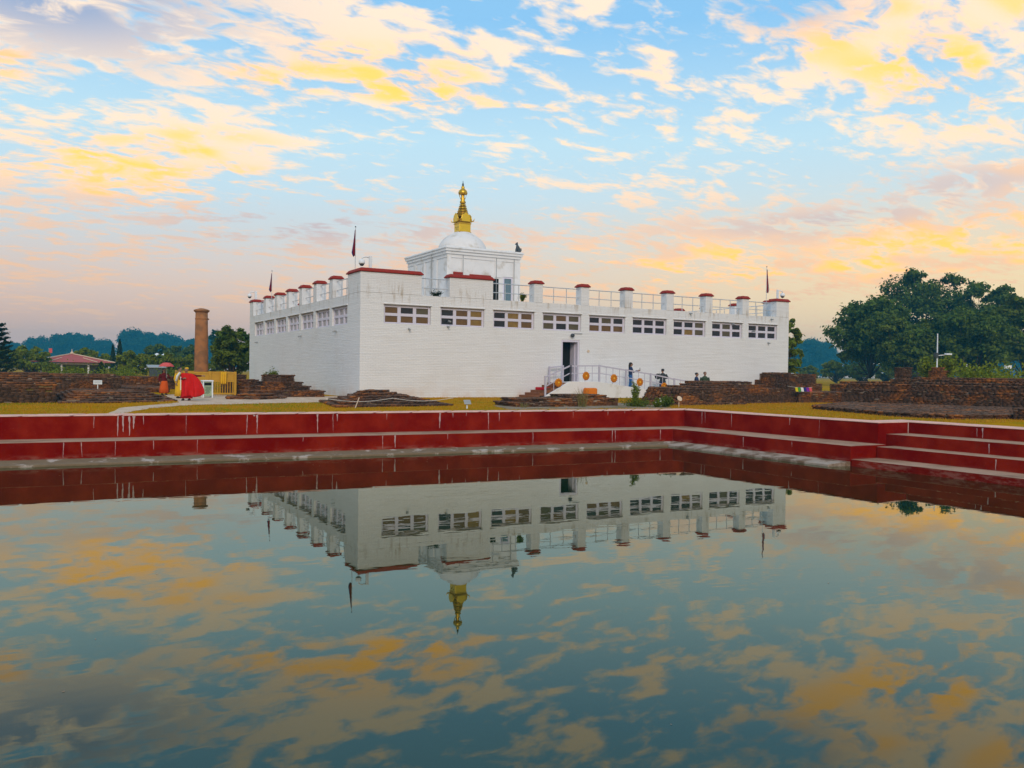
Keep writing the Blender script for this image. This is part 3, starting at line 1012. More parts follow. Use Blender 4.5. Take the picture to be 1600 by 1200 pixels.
for (x, z) in ((3.2, 4.35), (6.0, 4.95), (5.9, 4.6)):
    spout(x, 0.02, z, 0, -1)
for (x, z) in ((26.3, 6.38), (34.9, 6.3), (30.7, 5.75), (32.9, 5.25), (34.6, 4.35)):
    spout(x, 0.02, z, 0, -1)
for (y, z) in ((4.6, 4.25), (13.0, 4.2), (27.0, 4.1)):
    spout(0.02, y, z, -1, 0)
fx = MB().ball((15.5, -0.16, 4.33), 0.16, 0.12, 0.13).bar((15.5, -0.02, 4.45), (16.4, -0.02, 4.47), 0.03).build('door_lamp', 'statue_dark', temple, smooth=True)
MB().lathe([(0.02, 0), (0.10, 0.0), (0.10, 0.03)], (0, 0, 0), 14).build('wall_disc', 'roof_trim', temple, xf=Matrix.Translation((16.95, -0.005, 3.25)) @ Matrix.Rotation(R(90), 4, 'X'))

# domed tower on the roof
SX0, SX1, SY0, SY1 = 11.0, 17.62, 11.12, 19.1
shr = grid_wall([SX0, SX1], [6.2, 11.0], [(15.0, 15.7, 6.5, 9.3), (16.08, 17.0, 6.5, 9.5)], lambda u, d, z: (u, SY0 + d, z), 0.4)
shr.box(SX0, SY0 + 0.4, 6.2, SX0 + 0.4, SY1, 11.0).box(SX1 - 0.4, SY0 + 0.4, 6.2, SX1, SY1, 11.0).box(SX0 + 0.4, SY1 - 0.4, 6.2, SX1 - 0.4, SY1, 11.0)
shrine = shr.build('tower', 'plaster', temple)
cn = MB()
cn.box(SX0 - 0.06, SY0 - 0.06, 10.72, SX1 + 0.06, SY1 + 0.06, 10.80)
cn.box(SX0 - 0.10, SY0 - 0.10, 11.0, SX1 + 0.10, SY1 + 0.10, 11.22)
cn.box(SX0 - 0.20, SY0 - 0.20, 11.22, SX1 + 0.20, SY1 + 0.20, 11.42)
cn.box(SX0 - 0.27, SY0 - 0.27, 11.42, SX1 + 0.27, SY1 + 0.27, 11.52)
cn.frustum(SX0 - 0.24, SY0 - 0.24, SX1 + 0.24, SY1 + 0.24, 11.52, 11.62, 0.12)
cn.build('cornice', 'plaster', shrine, bevel=0.02)
for (xa, xb) in ((SX0 - 0.03, SX0 + 0.35), (12.30, 12.45), (15.30, 15.95), (17.08, SX1 + 0.03)):
    zb_ = 9.4 if xa > 15 and xb < 16 else 6.3
    MB().box(xa, SY0 - 0.07, zb_, xb, SY0, 10.72).build('pilaster', 'plaster', shrine, bevel=0.01)
for (ya, yb_) in ((12.9, 13.4), (15.3, 15.6), (17.2, 17.7)):
    MB().box(SX0 - 0.07, ya, 6.3, SX0, yb_, 10.72).build('pilaster', 'plaster', shrine, bevel=0.01)
for xa in (12.38, 15.40, 17.06):
    MB().tube([(xa, SY0 - 0.10, 6.3), (xa, SY0 - 0.10, 11.0)], 0.025, 6).build('down_pipe', 'grey_metal', shrine)
MB().tube([(SX0 - 0.10, 13.9, 6.3), (SX0 - 0.10, 13.9, 11.2)], 0.05, 6).build('down_pipe', 'grey_metal', shrine)
MB().box(11.55, SY0 - 0.12, 9.42, 12.35, SY0 - 0.003, 9.6).box(13.0, SY0 - 0.12, 9.36, 14.9, SY0 - 0.003, 9.5).build('lintel', 'cap_red', shrine)
dd = MB().box(16.08, SY0 + 0.05, 6.5, 16.22, SY0 + 0.16, 9.5).box(16.88, SY0 + 0.05, 6.5, 17.0, SY0 + 0.16, 9.5).box(16.22, SY0 + 0.052, 9.36, 16.88, SY0 + 0.16, 9.5).build('tower_door', 'frame', shrine)
MB().box(16.22, SY0 + 0.1, 6.5, 16.88, SY0 + 0.12, 9.36).build('pane', 'glass_blue', dd)
MB().box(15.0, SY0 + 0.12, 6.5, 15.7, SY0 + 0.16, 9.3).build('dark_infill', 'dark_void', shrine)  # near-black panel painted in for the dark opening

DC = ((SX0 + SX1) / 2 - 0.03, (SY0 + SY1) / 2)
prof = [(2.12, 11.55), (2.12, 11.72)] + [(2.09 * math.cos(a), 11.75 + 1.74 * math.sin(a)) for a in [R(t) for t in range(4, 68, 6)]] + [(0.72, 13.46)]
MB().lathe(prof, (DC[0], DC[1], 0), 48).build('dome', 'plaster', temple, smooth=True)
cx_, cy_ = DC
sp = MB().box(cx_ - .52, cy_ - .52, 13.40, cx_ + .52, cy_ + .52, 14.25).build('spire', 'gold_bright', temple, bevel=0.02)
MB().box(cx_ - .56, cy_ - .56, 13.40, cx_ + .56, cy_ + .56, 13.50).box(cx_ - .56, cy_ - .56, 14.16, cx_ + .56, cy_ + .56, 14.26).build('moulding', 'gold', sp)
for s in (-1, 1):
    for (ax) in (0, 1):
        q = MB()
        for k in (-1, 1):
            c = (cx_ + k * 0.2, cy_ - 0.525, 13.88) if ax == 0 else (cx_ - 0.525, cy_ + k * 0.2, 13.88)
            q.ball(c, 0.11 if ax == 0 else 0.015, 0.015 if ax == 0 else 0.11, 0.035, 10, 6)
        c = (cx_, cy_ - 0.525, 13.74) if ax == 0 else (cx_ - 0.525, cy_, 13.74)
        q.ball(c, 0.03, 0.02, 0.07, 8, 6)
    q.build('painted_eyes', 'statue_dark', sp)
cr = MB()
cr.lathe([(0.66, 14.26), (0.80, 14.36), (0.78, 14.44), (0.60, 14.52), (0.62, 14.60), (0.55, 14.66)], (cx_, cy_, 0), 4, rot=R(45))
cr = cr.build('torana', 'gold', sp, bevel=0.02)
for k in range(4):
    a = R(90 * k)
    c, s = math.cos(a), math.sin(a)
    shield = [(-0.36, 14.38), (0.36, 14.38), (0.40, 14.6), (0.30, 14.86), (0.0, 15.08), (-0.30, 14.86), (-0.40, 14.6)]
    vs = []
    for dd_ in (0.60, 0.68):
        for (u, z) in shield:
            vs.append((cx_ + c * dd_ - s * u, cy_ + s * dd_ + c * u, z))
    n = len(shield)
    MB().add(vs, [tuple(range(n)), tuple(range(2 * n - 1, n - 1, -1))] + [(i, (i + 1) % n, n + (i + 1) % n, n + i) for i in range(n)]).build('shield', 'gold_bright', sp, bevel=0.02)
    d2 = R(45 + 90 * k)
    wx, wy = cx_ + math.cos(d2) * 0.98, cy_ + math.sin(d2) * 0.98
    MB().tube([(cx_ + math.cos(d2) * .7, cy_ + math.sin(d2) * .7, 14.36), (wx, wy, 14.42), (wx + math.cos(d2) * .08, wy + math.sin(d2) * .08, 14.62)], [0.06, 0.05, 0.015], 6).build('corner_horn', 'gold', sp)
MB().lathe([(0.40, 14.6), (0.13, 16.0)], (cx_, cy_, 0), 16).build('cone', 'ring_gap_dark', sp, smooth=True)  # dark colour gives the shaded gaps between the rings
for k in range(9):
    t = k / 8
    z = 14.82 + 1.16 * t
    r_ = 0.58 - 0.34 * t
    MB().lathe([(r_ * 0.6, z - 0.035), (r_, z - 0.03), (r_, z + 0.02), (r_ * 0.6, z + 0.035)], (cx_, cy_, 0), 20).build('ring', 'gold_bright' if k % 2 else 'gold', sp, smooth=True)
MB().lathe([(0.24, 16.0), (0.27, 16.08), (0.17, 16.2), (0.20, 16.36), (0.13, 16.48), (0.15, 16.62), (0.10, 16.72)], (cx_, cy_, 0), 16).build('neck', 'gold', sp, smooth=True)
MB().lathe([(0.10, 16.70), (0.36, 16.72), (0.40, 16.82), (0.34, 17.02), (0.20, 17.14), (0.12, 17.24), (0.16, 17.32), (0.07, 17.44)], (cx_, cy_, 0), 18).build('parasol_crown', 'gold', sp, smooth=True)
for k in range(8):
    a = R(45 * k)
    MB().bar((cx_ + math.cos(a) * .37, cy_ + math.sin(a) * .37, 16.78), (cx_ + math.cos(a) * .20, cy_ + math.sin(a) * .20, 16.32), 0.025).build('stay', 'gold', sp)
MB().lathe([(0.05, 17.42), (0.09, 17.52), (0.06, 17.62), (0.03, 17.72), (0.015, 17.86)], (cx_, cy_, 0), 12).build('finial', 'statue_dark', sp, smooth=True)


# ------------------------------------------------------------------ entrance ramp with stairs and railings
RY0, RY1 = -2.2, -0.02
ramp = empty('entrance_ramp', (17, -1.1, 0), 'white entrance stair and ramp with railings in front of the temple door', 'ramp')
floor_z = lambda x: 1.06 if x < 16.4 else 1.06 - (x - 16.4) * 0.139
MB().side_prism([(14.0, 0), (14.0, 1.06), (16.4, 1.06), (24.6, 0.005), (24.6, 0)], RY0 + 0.02, RY1).build('ramp_body', 'plaster', ramp)
for i in range(6):
    MB().box(11.3 + 0.45 * i, RY0 + 0.25, 0, 14.0 - 0.002, RY1, 0.17 * (i + 1)).build('step', 'step_brick', ramp, bevel=0.015)
MB().side_prism([(12.05, 0), (12.05, 0.12), (14.0, 1.12), (16.4, 1.12), (24.6, 0.06), (24.6, 0)], RY0, RY0 + 0.22).build('kerb_wall', 'plaster', ramp, bevel=0.02)
MB().box(12.4, RY0 + 0.9, 0.52, 13.05, RY1 - 0.3, 0.70).build('stair_mat', 'red_mat', ramp, bevel=0.02)


def rail_line(pts, y, parent, bal):
    """pts: post positions (x, floor z, top z)"""
    for (x, za, zt) in pts:
        MB().box(x - 0.055, y - 0.055, za, x + 0.055, y + 0.055, zt + 0.04).build('post', 'rail_paint', parent, bevel=0.015)
    for a, b_ in zip(pts[:-1], pts[1:]):
        for f in (0.97, 0.52):
            za, zb_ = a[1] + (a[2] - a[1]) * f, b_[1] + (b_[2] - b_[1]) * f
            MB().bar((a[0] + .055, y, za), (b_[0] - .055, y, zb_), 0.06, 0.09 if f > .9 else 0.05).build('handrail' if f > .9 else 'rail', 'rail_paint', parent)
        if bal:
            n = bal
            for k in range(1, n + 1):
                t = k / (n + 1)
                x = a[0] + (b_[0] - a[0]) * t
                za = a[1] + (b_[1] - a[1]) * t
                zb_ = a[2] + (b_[2] - a[2]) * t
                MB().tube([(x, y, za), (x, y, zb_ - 0.07)], 0.022, 6).build('baluster', 'rail_paint', parent)


Y = RY0 + 0.1
P1 = [(12.1, 0.08, 1.45), (14.08, 1.10, 2.20)]
rail_line(P1, Y, ramp, 2)
P2 = [(14.08, 1.10, 2.20), (16.45, 1.10, 2.24), (18.75, 0.80, 1.98), (20.92, 0.50, 1.72), (23.1, 0.20, 1.38), (25.3, 0.05, 1.10)]
rail_line(P2, Y, ramp, 3)
rail_line([(13.5, 0.9, 2.1), (14.6, 1.06, 2.18)], -0.35, ramp, 1)


def wreath(x, z, label):
    c = empty('marigold_wreath', (x, Y - 0.09, z), label, 'wreath', 'marigold wreaths on the ramp railing')
    n = 48
    prof = [(0.02, -0.02), (0.25, -0.03), (0.29, 0.0), (0.25, 0.03), (0.02, 0.02)]
    vs, fs = [], []
    for (r_, d) in prof:
        for k in range(n):
            a = 2 * math.pi * k / n
            rr = r_ * (1 + 0.07 * math.cos(12 * a)) if r_ > 0.1 else r_
            vs.append((x + rr * math.cos(a), Y - 0.09 - d, z + rr * math.sin(a)))
    for i in range(len(prof) - 1):
        fs += [(i * n + k, i * n + (k + 1) % n, (i + 1) * n + (k + 1) % n, (i + 1) * n + k) for k in range(n)]
    MB().add(vs, fs).build('flower_disc', 'marigold', c, smooth=True)
    for k in range(12):
        a = R(30 * k)
        MB().ball((x + 0.19 * math.cos(a), Y - 0.13, z + 0.19 * math.sin(a)), 0.042, 0.03, 0.042, 8, 6).build('blossom', 'marigold', c, smooth=True)
    MB().ball((x, Y - 0.13, z), 0.07, 0.03, 0.07, 10, 6).build('centre_blossom', 'marigold_light', c, smooth=True)


wreath(13.08, 1.03, 'orange marigold wreath hung on the sloping stair railing')
wreath(15.29, 1.50, 'orange marigold wreath on the railing just right of the doorway')
wreath(17.63, 1.36, 'second orange marigold wreath right of the doorway on the ramp railing')
wreath(19.89, 1.11, 'orange marigold wreath on the railing below the woman holding a phone')
wreath(22.09, 0.80, 'low orange marigold wreath half hidden behind the brick ruin')
ob = MB().box(14.85, -2.95, 0.0, 15.75, -2.45, 0.70).build('covered_crate', 'orange_box', bevel=0.10)
tag(ob, 'bright orange covered crate standing before the white ramp', 'crate')

# ------------------------------------------------------------------ old brick ruins
def ruin(name, label, cat, tiers, group=None, top_size=0.30, crumble=0.25, seed=1):
    rs = np.random.default_rng(seed)
    allp = [p for t in tiers for p in t[0]]
    org = (float(np.mean([p[0] for p in allp])), float(np.mean([p[1] for p in allp])), 0.0)
    root = empty(name, org, label, cat, group)
    root['kind'] = 'thing'
    C, H, A, Tn = [], [], [], []
    core = MB()
    for (poly, z0, z1) in tiers:
        n = len(poly)
        cxm, cym = np.mean([p[0] for p in poly]), np.mean([p[1] for p in poly])
        area = sum(poly[i][0] * poly[(i + 1) % n][1] - poly[(i + 1) % n][0] * poly[i][1] for i in range(n))
        if area < 0:
            poly = poly[::-1]
        inner = []
        for (px, py) in poly:
            d = math.hypot(px - cxm, py - cym) or 1
            inner.append((px - (px - cxm) / d * 0.10, py - (py - cym) / d * 0.10))
        core.prism(inner, z0 - 0.02 if z0 > 0 else -0.1, z1 - 0.05)
        ch = 0.072
        nc = max(1, round((z1 - z0) / ch))
        ch = (z1 - z0) / nc
        for c in range(nc):
            shift = rs.uniform(-0.012, 0.012)
            for i in range(n):
                (ax, ay), (bx, by) = poly[i], poly[(i + 1) % n]
                L = math.hypot(bx - ax, by - ay)
                if L < 0.05:
                    continue
                ux, uy = (bx - ax) / L, (by - ay) / L
                nx, ny = uy, -ux
                s = -rs.uniform(0, 0.15)
                while s < L - 0.02:
                    bl = rs.uniform(0.19, 0.31)
                    a0, a1 = max(s, 0.0), min(s + bl, L)
                    s += bl
                    if a1 - a0 < 0.04:
                        continue
                    fromtop = nc - 1 - c
                    if fromtop < 3 and rs.random() < crumble * (0.9, 0.45, 0.2)[fromtop]:
                        continue
                    if rs.random() < 0.012:
                        continue
                    dep = 0.075
                    o_ = rs.normal(0, 0.009) + shift
                    m_ = (a0 + a1) / 2
                    C.append((ax + ux * m_ + nx * (o_ - dep), ay + uy * m_ + ny * (o_ - dep), z0 + (c + 0.5) * ch))
                    H.append(((a1 - a0) / 2 - 0.004, dep, ch / 2 - rs.uniform(0.003, 0.010)))
                    A.append(math.atan2(uy, ux) + rs.normal(0, 0.012))
                    Tn.append(rs.beta(1.6, 2.2))
        xs, ys = [p[0] for p in poly], [p[1] for p in poly]
        gx = np.arange(min(xs) + top_size / 2, max(xs), top_size)
        for j, yy in enumerate(np.arange(min(ys) + top_size / 4, max(ys), top_size / 2)):
            for xx in gx + (top_size / 2 if j % 2 else 0):
                if inside(poly, xx, yy) and rs.random() > crumble * 0.5:
                    C.append((xx, yy, z1 - 0.045 + rs.normal(0, 0.012)))
                    H.append((top_size / 2 - 0.008, top_size / 4 - 0.008, 0.036))
                    A.append(rs.normal(0, 0.03))
                    Tn.append(rs.beta(1.6, 2.0))
    core.build('core', 'soil_grey', root)
    bo = bricks_mesh('brickwork', C, H, A, 'old_brick', root, org, Tn)
    bo['kind'] = 'stuff'
    return root


def steps(x0, y0, x1, y1, z0, z1, n, dx, dy=None, dback=None):
    dy = dx if dy is None else dy
    dback = dy if dback is None else dback
    out = []
    for i in range(n):
        out.append((rect(x0 + dx * i, y0 + dy * i, x1 - dx * i, y1 - dback * i), z0 + (z1 - z0) * i / n, z0 + (z1 - z0) * (i + 1) / n))
    return out


RG = 'brick ruins around the temple'
ruin('ruined_wall', 'long dark brick ruin with stepped top at the left edge', 'ruin',
     [(rect(-27, -5.4, -16.55, 2.5), 0, 0.86)] + [(rect(-27, -5.1 + 0.75 * i, -16.6 - 0.05 * i, 2.5), 0.86 + 0.10 * i, 0.96 + 0.10 * i) for i in range(5)], RG, seed=3)
ruin('ruined_wall', 'straight dark brick ruin behind the small white sign', 'ruin',
     [(rect(-17.5, 10.4, -12.45, 15.5), 0, 1.02), (rect(-17.5, 11.6, -12.5, 15.5), 1.02, 1.12), (rect(-17.5, 13, -12.6, 15.5), 1.12, 1.22)], RG, seed=4)
ruin('ruined_wall', 'far low brick ruin between the sign and the robed people', 'ruin',
     [(rect(-12.3, 22, -7.4, 25), 0, 1.0), (rect(-12.6, 12.6, -9.2, 22), 0, 0.30)], RG, seed=5)
mt_ = []
for i in range(5):
    a = [(-16.5 + 0.2 * i, -6.2 + 0.9 * i), (-14.5, -6.4 + 0.95 * i), (-12.6, -5.4 + 0.9 * i), (-11.2 - 0.25 * i, -4.2 + 0.7 * i), (-11.0 - 0.3 * i, 0.0 - 0.1 * i), (-11.4 - 0.3 * i, 5.5 - .2 * i), (-16.5 + .2 * i, 6.2 - .2 * i)]
    mt_.append((a, 0.085 * i, 0.085 * (i + 1)))
ruin('brick_ruin', 'low crumbled layers of brick beside the path at left', 'ruin', mt_, RG, crumble=0.45, seed=6)
ruin('ruined_stupa', 'round topped stepped brick stupa ruin against the temple side wall', 'ruin',
     [(rect(-6.2, 1.6, -1.7, 6.3), 0, 0.40), (rect(-5.35, 2.5, -2.35, 5.6), 0.40, 0.66), (rect(-5.05, 2.8, -2.75, 5.4), 0.66, 0.92), (circle(-3.95, 4.1, 1.0), 0.92, 1.34)], RG, crumble=0.12, seed=7)
ruin('brick_ruin', 'small square brick block right of the golden fence', 'ruin',
     [(rect(-6.3, 8.2, -5.0, 10), 0, 1.30), (rect(-6.1, 6.3, -4.6, 8.2), 0, 1.0), (rect(-4.6, 6.6, -4.0, 8.2), 0, 0.75), (rect(-6.0, 4.0, -4.9, 6.3), 0, 0.58)], RG, seed=8)
ruin('brick_ruin', 'flat low brick slab beside the path before the stupa ruin', 'ruin',
     [([(-8.2, -1.6), (-6.6, -2.6), (-4.9, -1.2), (-4.4, 0.8), (-6.2, 1.55), (-7.6, 0.8)], 0, 0.15), ([(-7.5, -1.0), (-6.4, -1.7), (-5.4, -0.6), (-5.2, 0.5), (-6.8, 0.6)], 0.15, 0.28)], RG, seed=9)
pl = []
for i in range(6):
    pl.append(([(-5.7 + 0.42 * i, -13.2 + 0.62 * i), (0.35 - 0.50 * i, -12.4 + 0.62 * i), (1.3 - 0.48 * i, -6.2 - 0.32 * i), (-4.3 + 0.42 * i, -6.0 - 0.32 * i)], 0.115 * i, 0.115 * (i + 1)))
ruin('ruined_platform', 'stepped pyramid of grey brick layers before the temple corner', 'ruin', pl, RG, crumble=0.2, seed=10)
ruin('ruined_platform', 'low long brick platform near the foot of the entrance stairs', 'ruin',
     [([(2.9, -14.3), (6.4, -14.5), (6.6, -11.6), (3.3, -11.4)], 0, 0.22), ([(3.3, -13.8), (6.3, -14.1), (6.4, -11.8), (3.6, -11.6)], 0.22, 0.40)], RG, crumble=0.35, seed=11)
ruin('ruined_platform', 'low dark brick platform below the orange crate', 'ruin',
     [([(6.3, -13.6), (9.3, -13.9), (10.0, -10.8), (6.9, -10.6)], 0, 0.40), ([(6.8, -13.2), (9.0, -13.3), (9.5, -11.0), (7.0, -10.8)], 0.40, 0.55)], RG, crumble=0.3, seed=12)
rc = []
for i in range(11):
    z = 0.085 * i
    rc.append(([(11.9 + 0.06 * i, -12.9 + 0.03 * i), (13.1 + 0.03 * i, -14.4 + 0.02 * i), (18.3, -14.1 + 0.02 * i), (18.4, -9.5), (14.6 + 0.06 * i, -9.2)], z, z + 0.085))
rc += [([(14.6, -13.6), (18.2, -13.6), (18.2, -9.6), (16.2, -9.6)], 0.935, 1.03), ([(15.8, -13.2), (18.2, -13.2), (18.2, -9.8), (17.0, -9.8)], 1.03, 1.14), ([(16.8, -12.9), (18.1, -12.9), (18.1, -9.8), (17.6, -9.8)], 1.14, 1.25)]
ruin('ruined_wall', 'big sloping brick ruin in front of the ramp foot', 'ruin', rc, RG, crumble=0.2, seed=13)
ruin('ruined_wall', 'stepped dark brick ruin by the far right temple corner', 'ruin',
     [(rect(18.45, -12.6, 23.0, -8.5), 0, 0.92), (rect(18.7, -12.2, 22.0, -8.5), 0.92, 1.12), (rect(18.45, -11.4, 21.4, -8.6), 1.12, 1.30), (rect(23.0, -12.0, 24.6, -9), 0, 0.8)], RG, seed=14)
ruin('brick_ruin', 'low brick base under the prayer flags right of the temple', 'ruin', [(rect(24.62, -12.3, 31.5, -8.6), 0, 0.66)], RG, seed=15)
ruin('brick_ruin', 'square reddish brick stump right of the temple corner', 'ruin',
     [(rect(30.2, -6.4, 33.6, -3.2), 0, 1.15), (rect(30.35, -6.2, 33.2, -3.3), 1.15, 1.84)], RG, crumble=0.12, seed=16)
ruin('brick_ruin', 'tall orange brick stump half hidden by the temple corner', 'ruin', [(rect(33.2, -1.6, 35.6, 0.0), 0, 1.35), (rect(33.9, -1.5, 35.6, -0.1), 1.35, 1.95)], RG, crumble=0.3, seed=17)
ruin('ruined_wall', 'low dark brick wall between reddish stump and big right ruin', 'ruin', [(rect(32.5, -11.5, 37.5, -8), 0, 1.15), (rect(33.5, -11.2, 37.5, -8), 1.15, 1.35), (rect(31.6, -14.2, 33.0, -11.5), 0, 0.85)], RG, seed=18)
bw = [([(25.0, -15.2), (27.3, -23.6), (29.2, -31.5), (36, -31.5), (36, -15)], 0, 0.95), ([(25.3, -15.4), (27.6, -23.8), (29.4, -31.5), (36, -31.5), (36, -15.2)], 0.95, 1.30),
      ([(26.6, -15.8), (28.6, -24.0), (30.0, -31.5), (36, -31.5), (36, -15.4)], 1.30, 1.42), ([(27.6, -16.6), (29.4, -22.0), (31, -24.5), (36, -24), (36, -16)], 1.42, 1.58), ([(28.6, -17.4), (30.2, -21.4), (36, -21), (36, -17)], 1.58, 1.70)]
ruin('ruined_wall', 'massive dark brick ruin with orange patches at the right edge', 'ruin', bw, RG, crumble=0.2, seed=19)
ruin('ruined_platform', 'wide flat brick platform in front of the big right ruin', 'ruin',
     [([(17.2, -19.8), (14.4, -26.6), (15.0, -28.9), (22, -30.5), (27.6, -26), (24.9, -15.6)], 0, 0.20)], RG, crumble=0.15, seed=20)
ruin('brick_ruin', 'small brick pier standing at the right edge by the pond', 'ruin', [(rect(17.75, -31.6, 20.5, -29.7), 0, 0.46), (rect(18.2, -31.4, 20.5, -30.0), 0.46, 0.62)], RG, seed=21)
ruin('ruined_pillar', 'squat orange brick pillar on the big right ruin, left one', 'ruin', [(circle(33.9, -12.9, 0.55, 10), 0, 2.35)], 'brick stumps above the right ruin', crumble=0.1, seed=22)
ruin('ruined_pillar', 'rounded brick stump on the big right ruin beside lamp pole', 'ruin', [(circle(33.2, -15.9, 0.55, 12), 1.2, 2.15), (circle(33.2, -15.9, 0.36, 12), 2.15, 2.36)], 'brick stumps above the right ruin', crumble=0.1, seed=23)

# ------------------------------------------------------------------ stone pillar and its golden fence
pil = empty('stone_pillar', (-6.06, 19.2, 0), 'tall round ochre stone pillar rising behind the golden fence', 'pillar')
PX, PY = -6.06, 19.2
prof = [(0.52, 0), (0.515, 1.2), (0.51, 2.3), (0.50, 3.0), (0.485, 4.1), (0.465, 5.1), (0.45, 6.05)]
MB().lathe(prof, (PX, PY, 0), 28).build('shaft', 'ochre_stone', pil, smooth=True)
MB().lathe([(0.462, 5.46), (0.49, 5.49), (0.49, 5.55), (0.462, 5.58)], (PX, PY, 0), 28).ball((PX + 0.5, PY - 0.06, 5.5), 0.06).build('iron_band', 'ochre_stone', pil)
MB().lathe([(0.44, 5.98), (0.57, 6.08), (0.60, 6.17), (0.48, 6.24), (0.14, 6.33)], (PX, PY, 0), 28).build('capstone', 'ochre_stone', pil)

fe = empty('golden_fence', (-8.3, 4.6, 0), 'golden metal fence enclosing the stone pillar', 'fence')
FX0, FX1, FY0, FY1, FH = -9.45, -6.45, 4.7, 10.3, 1.46
BL_, BR_ = (-7.5, 22.0), (-3.7, 22.0)
for (x, y) in ((FX0, FY0), (FX1, FY0), BL_, BR_, ((FX0 + FX1) / 2, FY0)):
    MB().box(x - 0.07, y - 0.07, 0, x + 0.07, y + 0.07, FH + 0.04).build('post', 'gold_fence', fe, bevel=0.015)


def fence_side(a, b_):
    a, b_ = Vector((*a, 0)), Vector((*b_, 0))
    for z, h in ((FH - 0.04, 0.10), (0.90, 0.09), (0.14, 0.08)):
        MB().bar(a + Vector((0, 0, z)), b_ + Vector((0, 0, z)), 0.07, h).build('rail', 'gold_fence', fe)
    L = (b_ - a).length
    d = (b_ - a).normalized()
    s = Vector((-d.y, d.x, 0)) * 0.012
    q0, q1 = a + d * 0.08, b_ - d * 0.08
    vs = [q0 - s + Vector((0, 0, 0.95)), q1 - s + Vector((0, 0, 0.95)), q1 + s + Vector((0, 0, 0.95)), q0 + s + Vector((0, 0, 0.95))]
    vs += [v + Vector((0, 0, 0.46)) for v in vs]
    MB().add(vs, [tuple(f) for f in BOXF]).build('panel', 'gold_fence', fe)
    n = int(L / 0.15)
    for k in range(1, n):
        p = a + d * (L * k / n)
        MB().tube([p + Vector((0, 0, 0.02)), p + Vector((0, 0, 0.9))], 0.026, 6).build('bar', 'gold_fence', fe)


fence_side((FX0, FY0), (FX1, FY0))
fence_side((FX1, FY0), BR_)
fence_side((FX0, FY0), BL_)
fence_side(BL_, BR_)


def drape(name, x0, x1, y, z0, z1, mt, label, cat, waves=3, amp=0.05):
    nx, nz = 14, 8
    vs, fs = [], []
    for j in range(nz + 1):
        for i in range(nx + 1):
            t, s = i / nx, j / nz
            w = 1 - 0.25 * math.sin(math.pi * s) * (0.5 - abs(t - 0.5))
            vs.append((x0 + (x1 - x0) * (0.5 + (t - 0.5) * w), y + amp * math.sin(waves * 2 * math.pi * t + s * 1.5) * (0.3 + s), z1 + (z0 - z1) * s - 0.04 * math.sin(3 * t)))
    for j in range(nz):
        for i in range(nx):
            k = j * (nx + 1) + i
            fs.append((k, k + 1, k + nx + 2, k + nx + 1))
    o = MB().add(vs, fs).build(name, mt, smooth=True, solid=0.012)
    tag(o, label, cat)
    return o


drape('yellow_scarf', -7.35, -7.0, FY0 - 0.16, 0.75, 1.5, 'cloth_yellow', 'bright yellow scarf hanging over the golden fence', 'scarf')

# ------------------------------------------------------------------ signs, bin
bn_ = empty('litter_bin', (-8.68, 1.5, 0), 'white framed litter bin with green printed panel by the golden fence', 'bin')
MB().box(-8.92, 1.26, 0.08, -8.44, 1.74, 0.92).build('body', 'bin_panel', bn_, bevel=0.02)
for (x, y) in ((-8.93, 1.25), (-8.43, 1.25), (-8.93, 1.75), (-8.43, 1.75)):
    MB().box(x - 0.035, y - 0.035, 0, x + 0.035, y + 0.035, 0.98).build('leg', 'sign_white', bn_)
MB().box(-8.99, 1.19, 0.92, -8.37, 1.81, 1.0).build('lid', 'sign_white', bn_, bevel=0.02)
MB().box(-8.88, 1.248, 0.70, -8.48, 1.256, 0.86).build('slot', 'dark_void', bn_)
ms = MB()
for k in range(7):
    a = 0.24 + 0.06 * k
    ms.box(-8.84 + 0.03 * (k % 3), 1.25, a, -8.62 + 0.05 * (k % 2) + 0.02 * k, 1.256, a + 0.025)
ms.build('printed_marks', 'print_dark', bn_)


def sign_board(name, x, y, w, h, zc, label, mtb='sign_white', tilt=0.0):
    r_ = empty(name, (x, y, 0), label, 'sign', None)
    MB().box(x - 0.025, y - 0.025, 0, x + 0.025, y + 0.025, zc).build('post', 'sign_white', r_)
    xf = Matrix.Translation((x, y - 0.04, zc)) @ Matrix.Rotation(R(tilt), 4, 'X')
    MB().box(-w / 2, -0.012, -h / 2, w / 2, 0.012, h / 2).build('board', mtb, r_, bevel=0.008, xf=xf)
    q = MB()
    for k in range(3):
        q.box(-w * 0.4, -0.016, h * (0.22 - 0.2 * k), w * (0.4 - 0.12 * (k == 2)), -0.0125, h * (0.28 - 0.2 * k))
    q.build('faded_lines', 'grey_metal', r_, xf=xf)
    return r_


sign_board('notice_sign', -13.9, 9.3, 0.50, 0.26, 0.72, 'small white notice on a post in front of the left brick ruin')
sign_board('notice_sign', -0.3, -15.4, 0.34, 0.24, 0.30, 'tiny grey notice low in the grass left of the brick platform', 'grey_metal', -35)
ds = empty('disc_sign', (11.3, -16.4, 0), 'small pale round sign on a stake at the pond corner', 'sign')
MB().tube([(11.3, -16.4, 0), (11.3, -16.4, 0.36)], 0.02, 6).build('stake', 'roof_trim', ds)
dq = Matrix.Translation((11.3, -16.45, 0.45)) @ Matrix.Rotation(R(60), 4, 'X')
MB().lathe([(0.03, -0.02), (0.14, -0.02), (0.15, 0.0), (0.14, 0.02), (0.03, 0.02)], (0, 0, 0), 16).build('disc', 'roof_trim', ds, xf=dq)
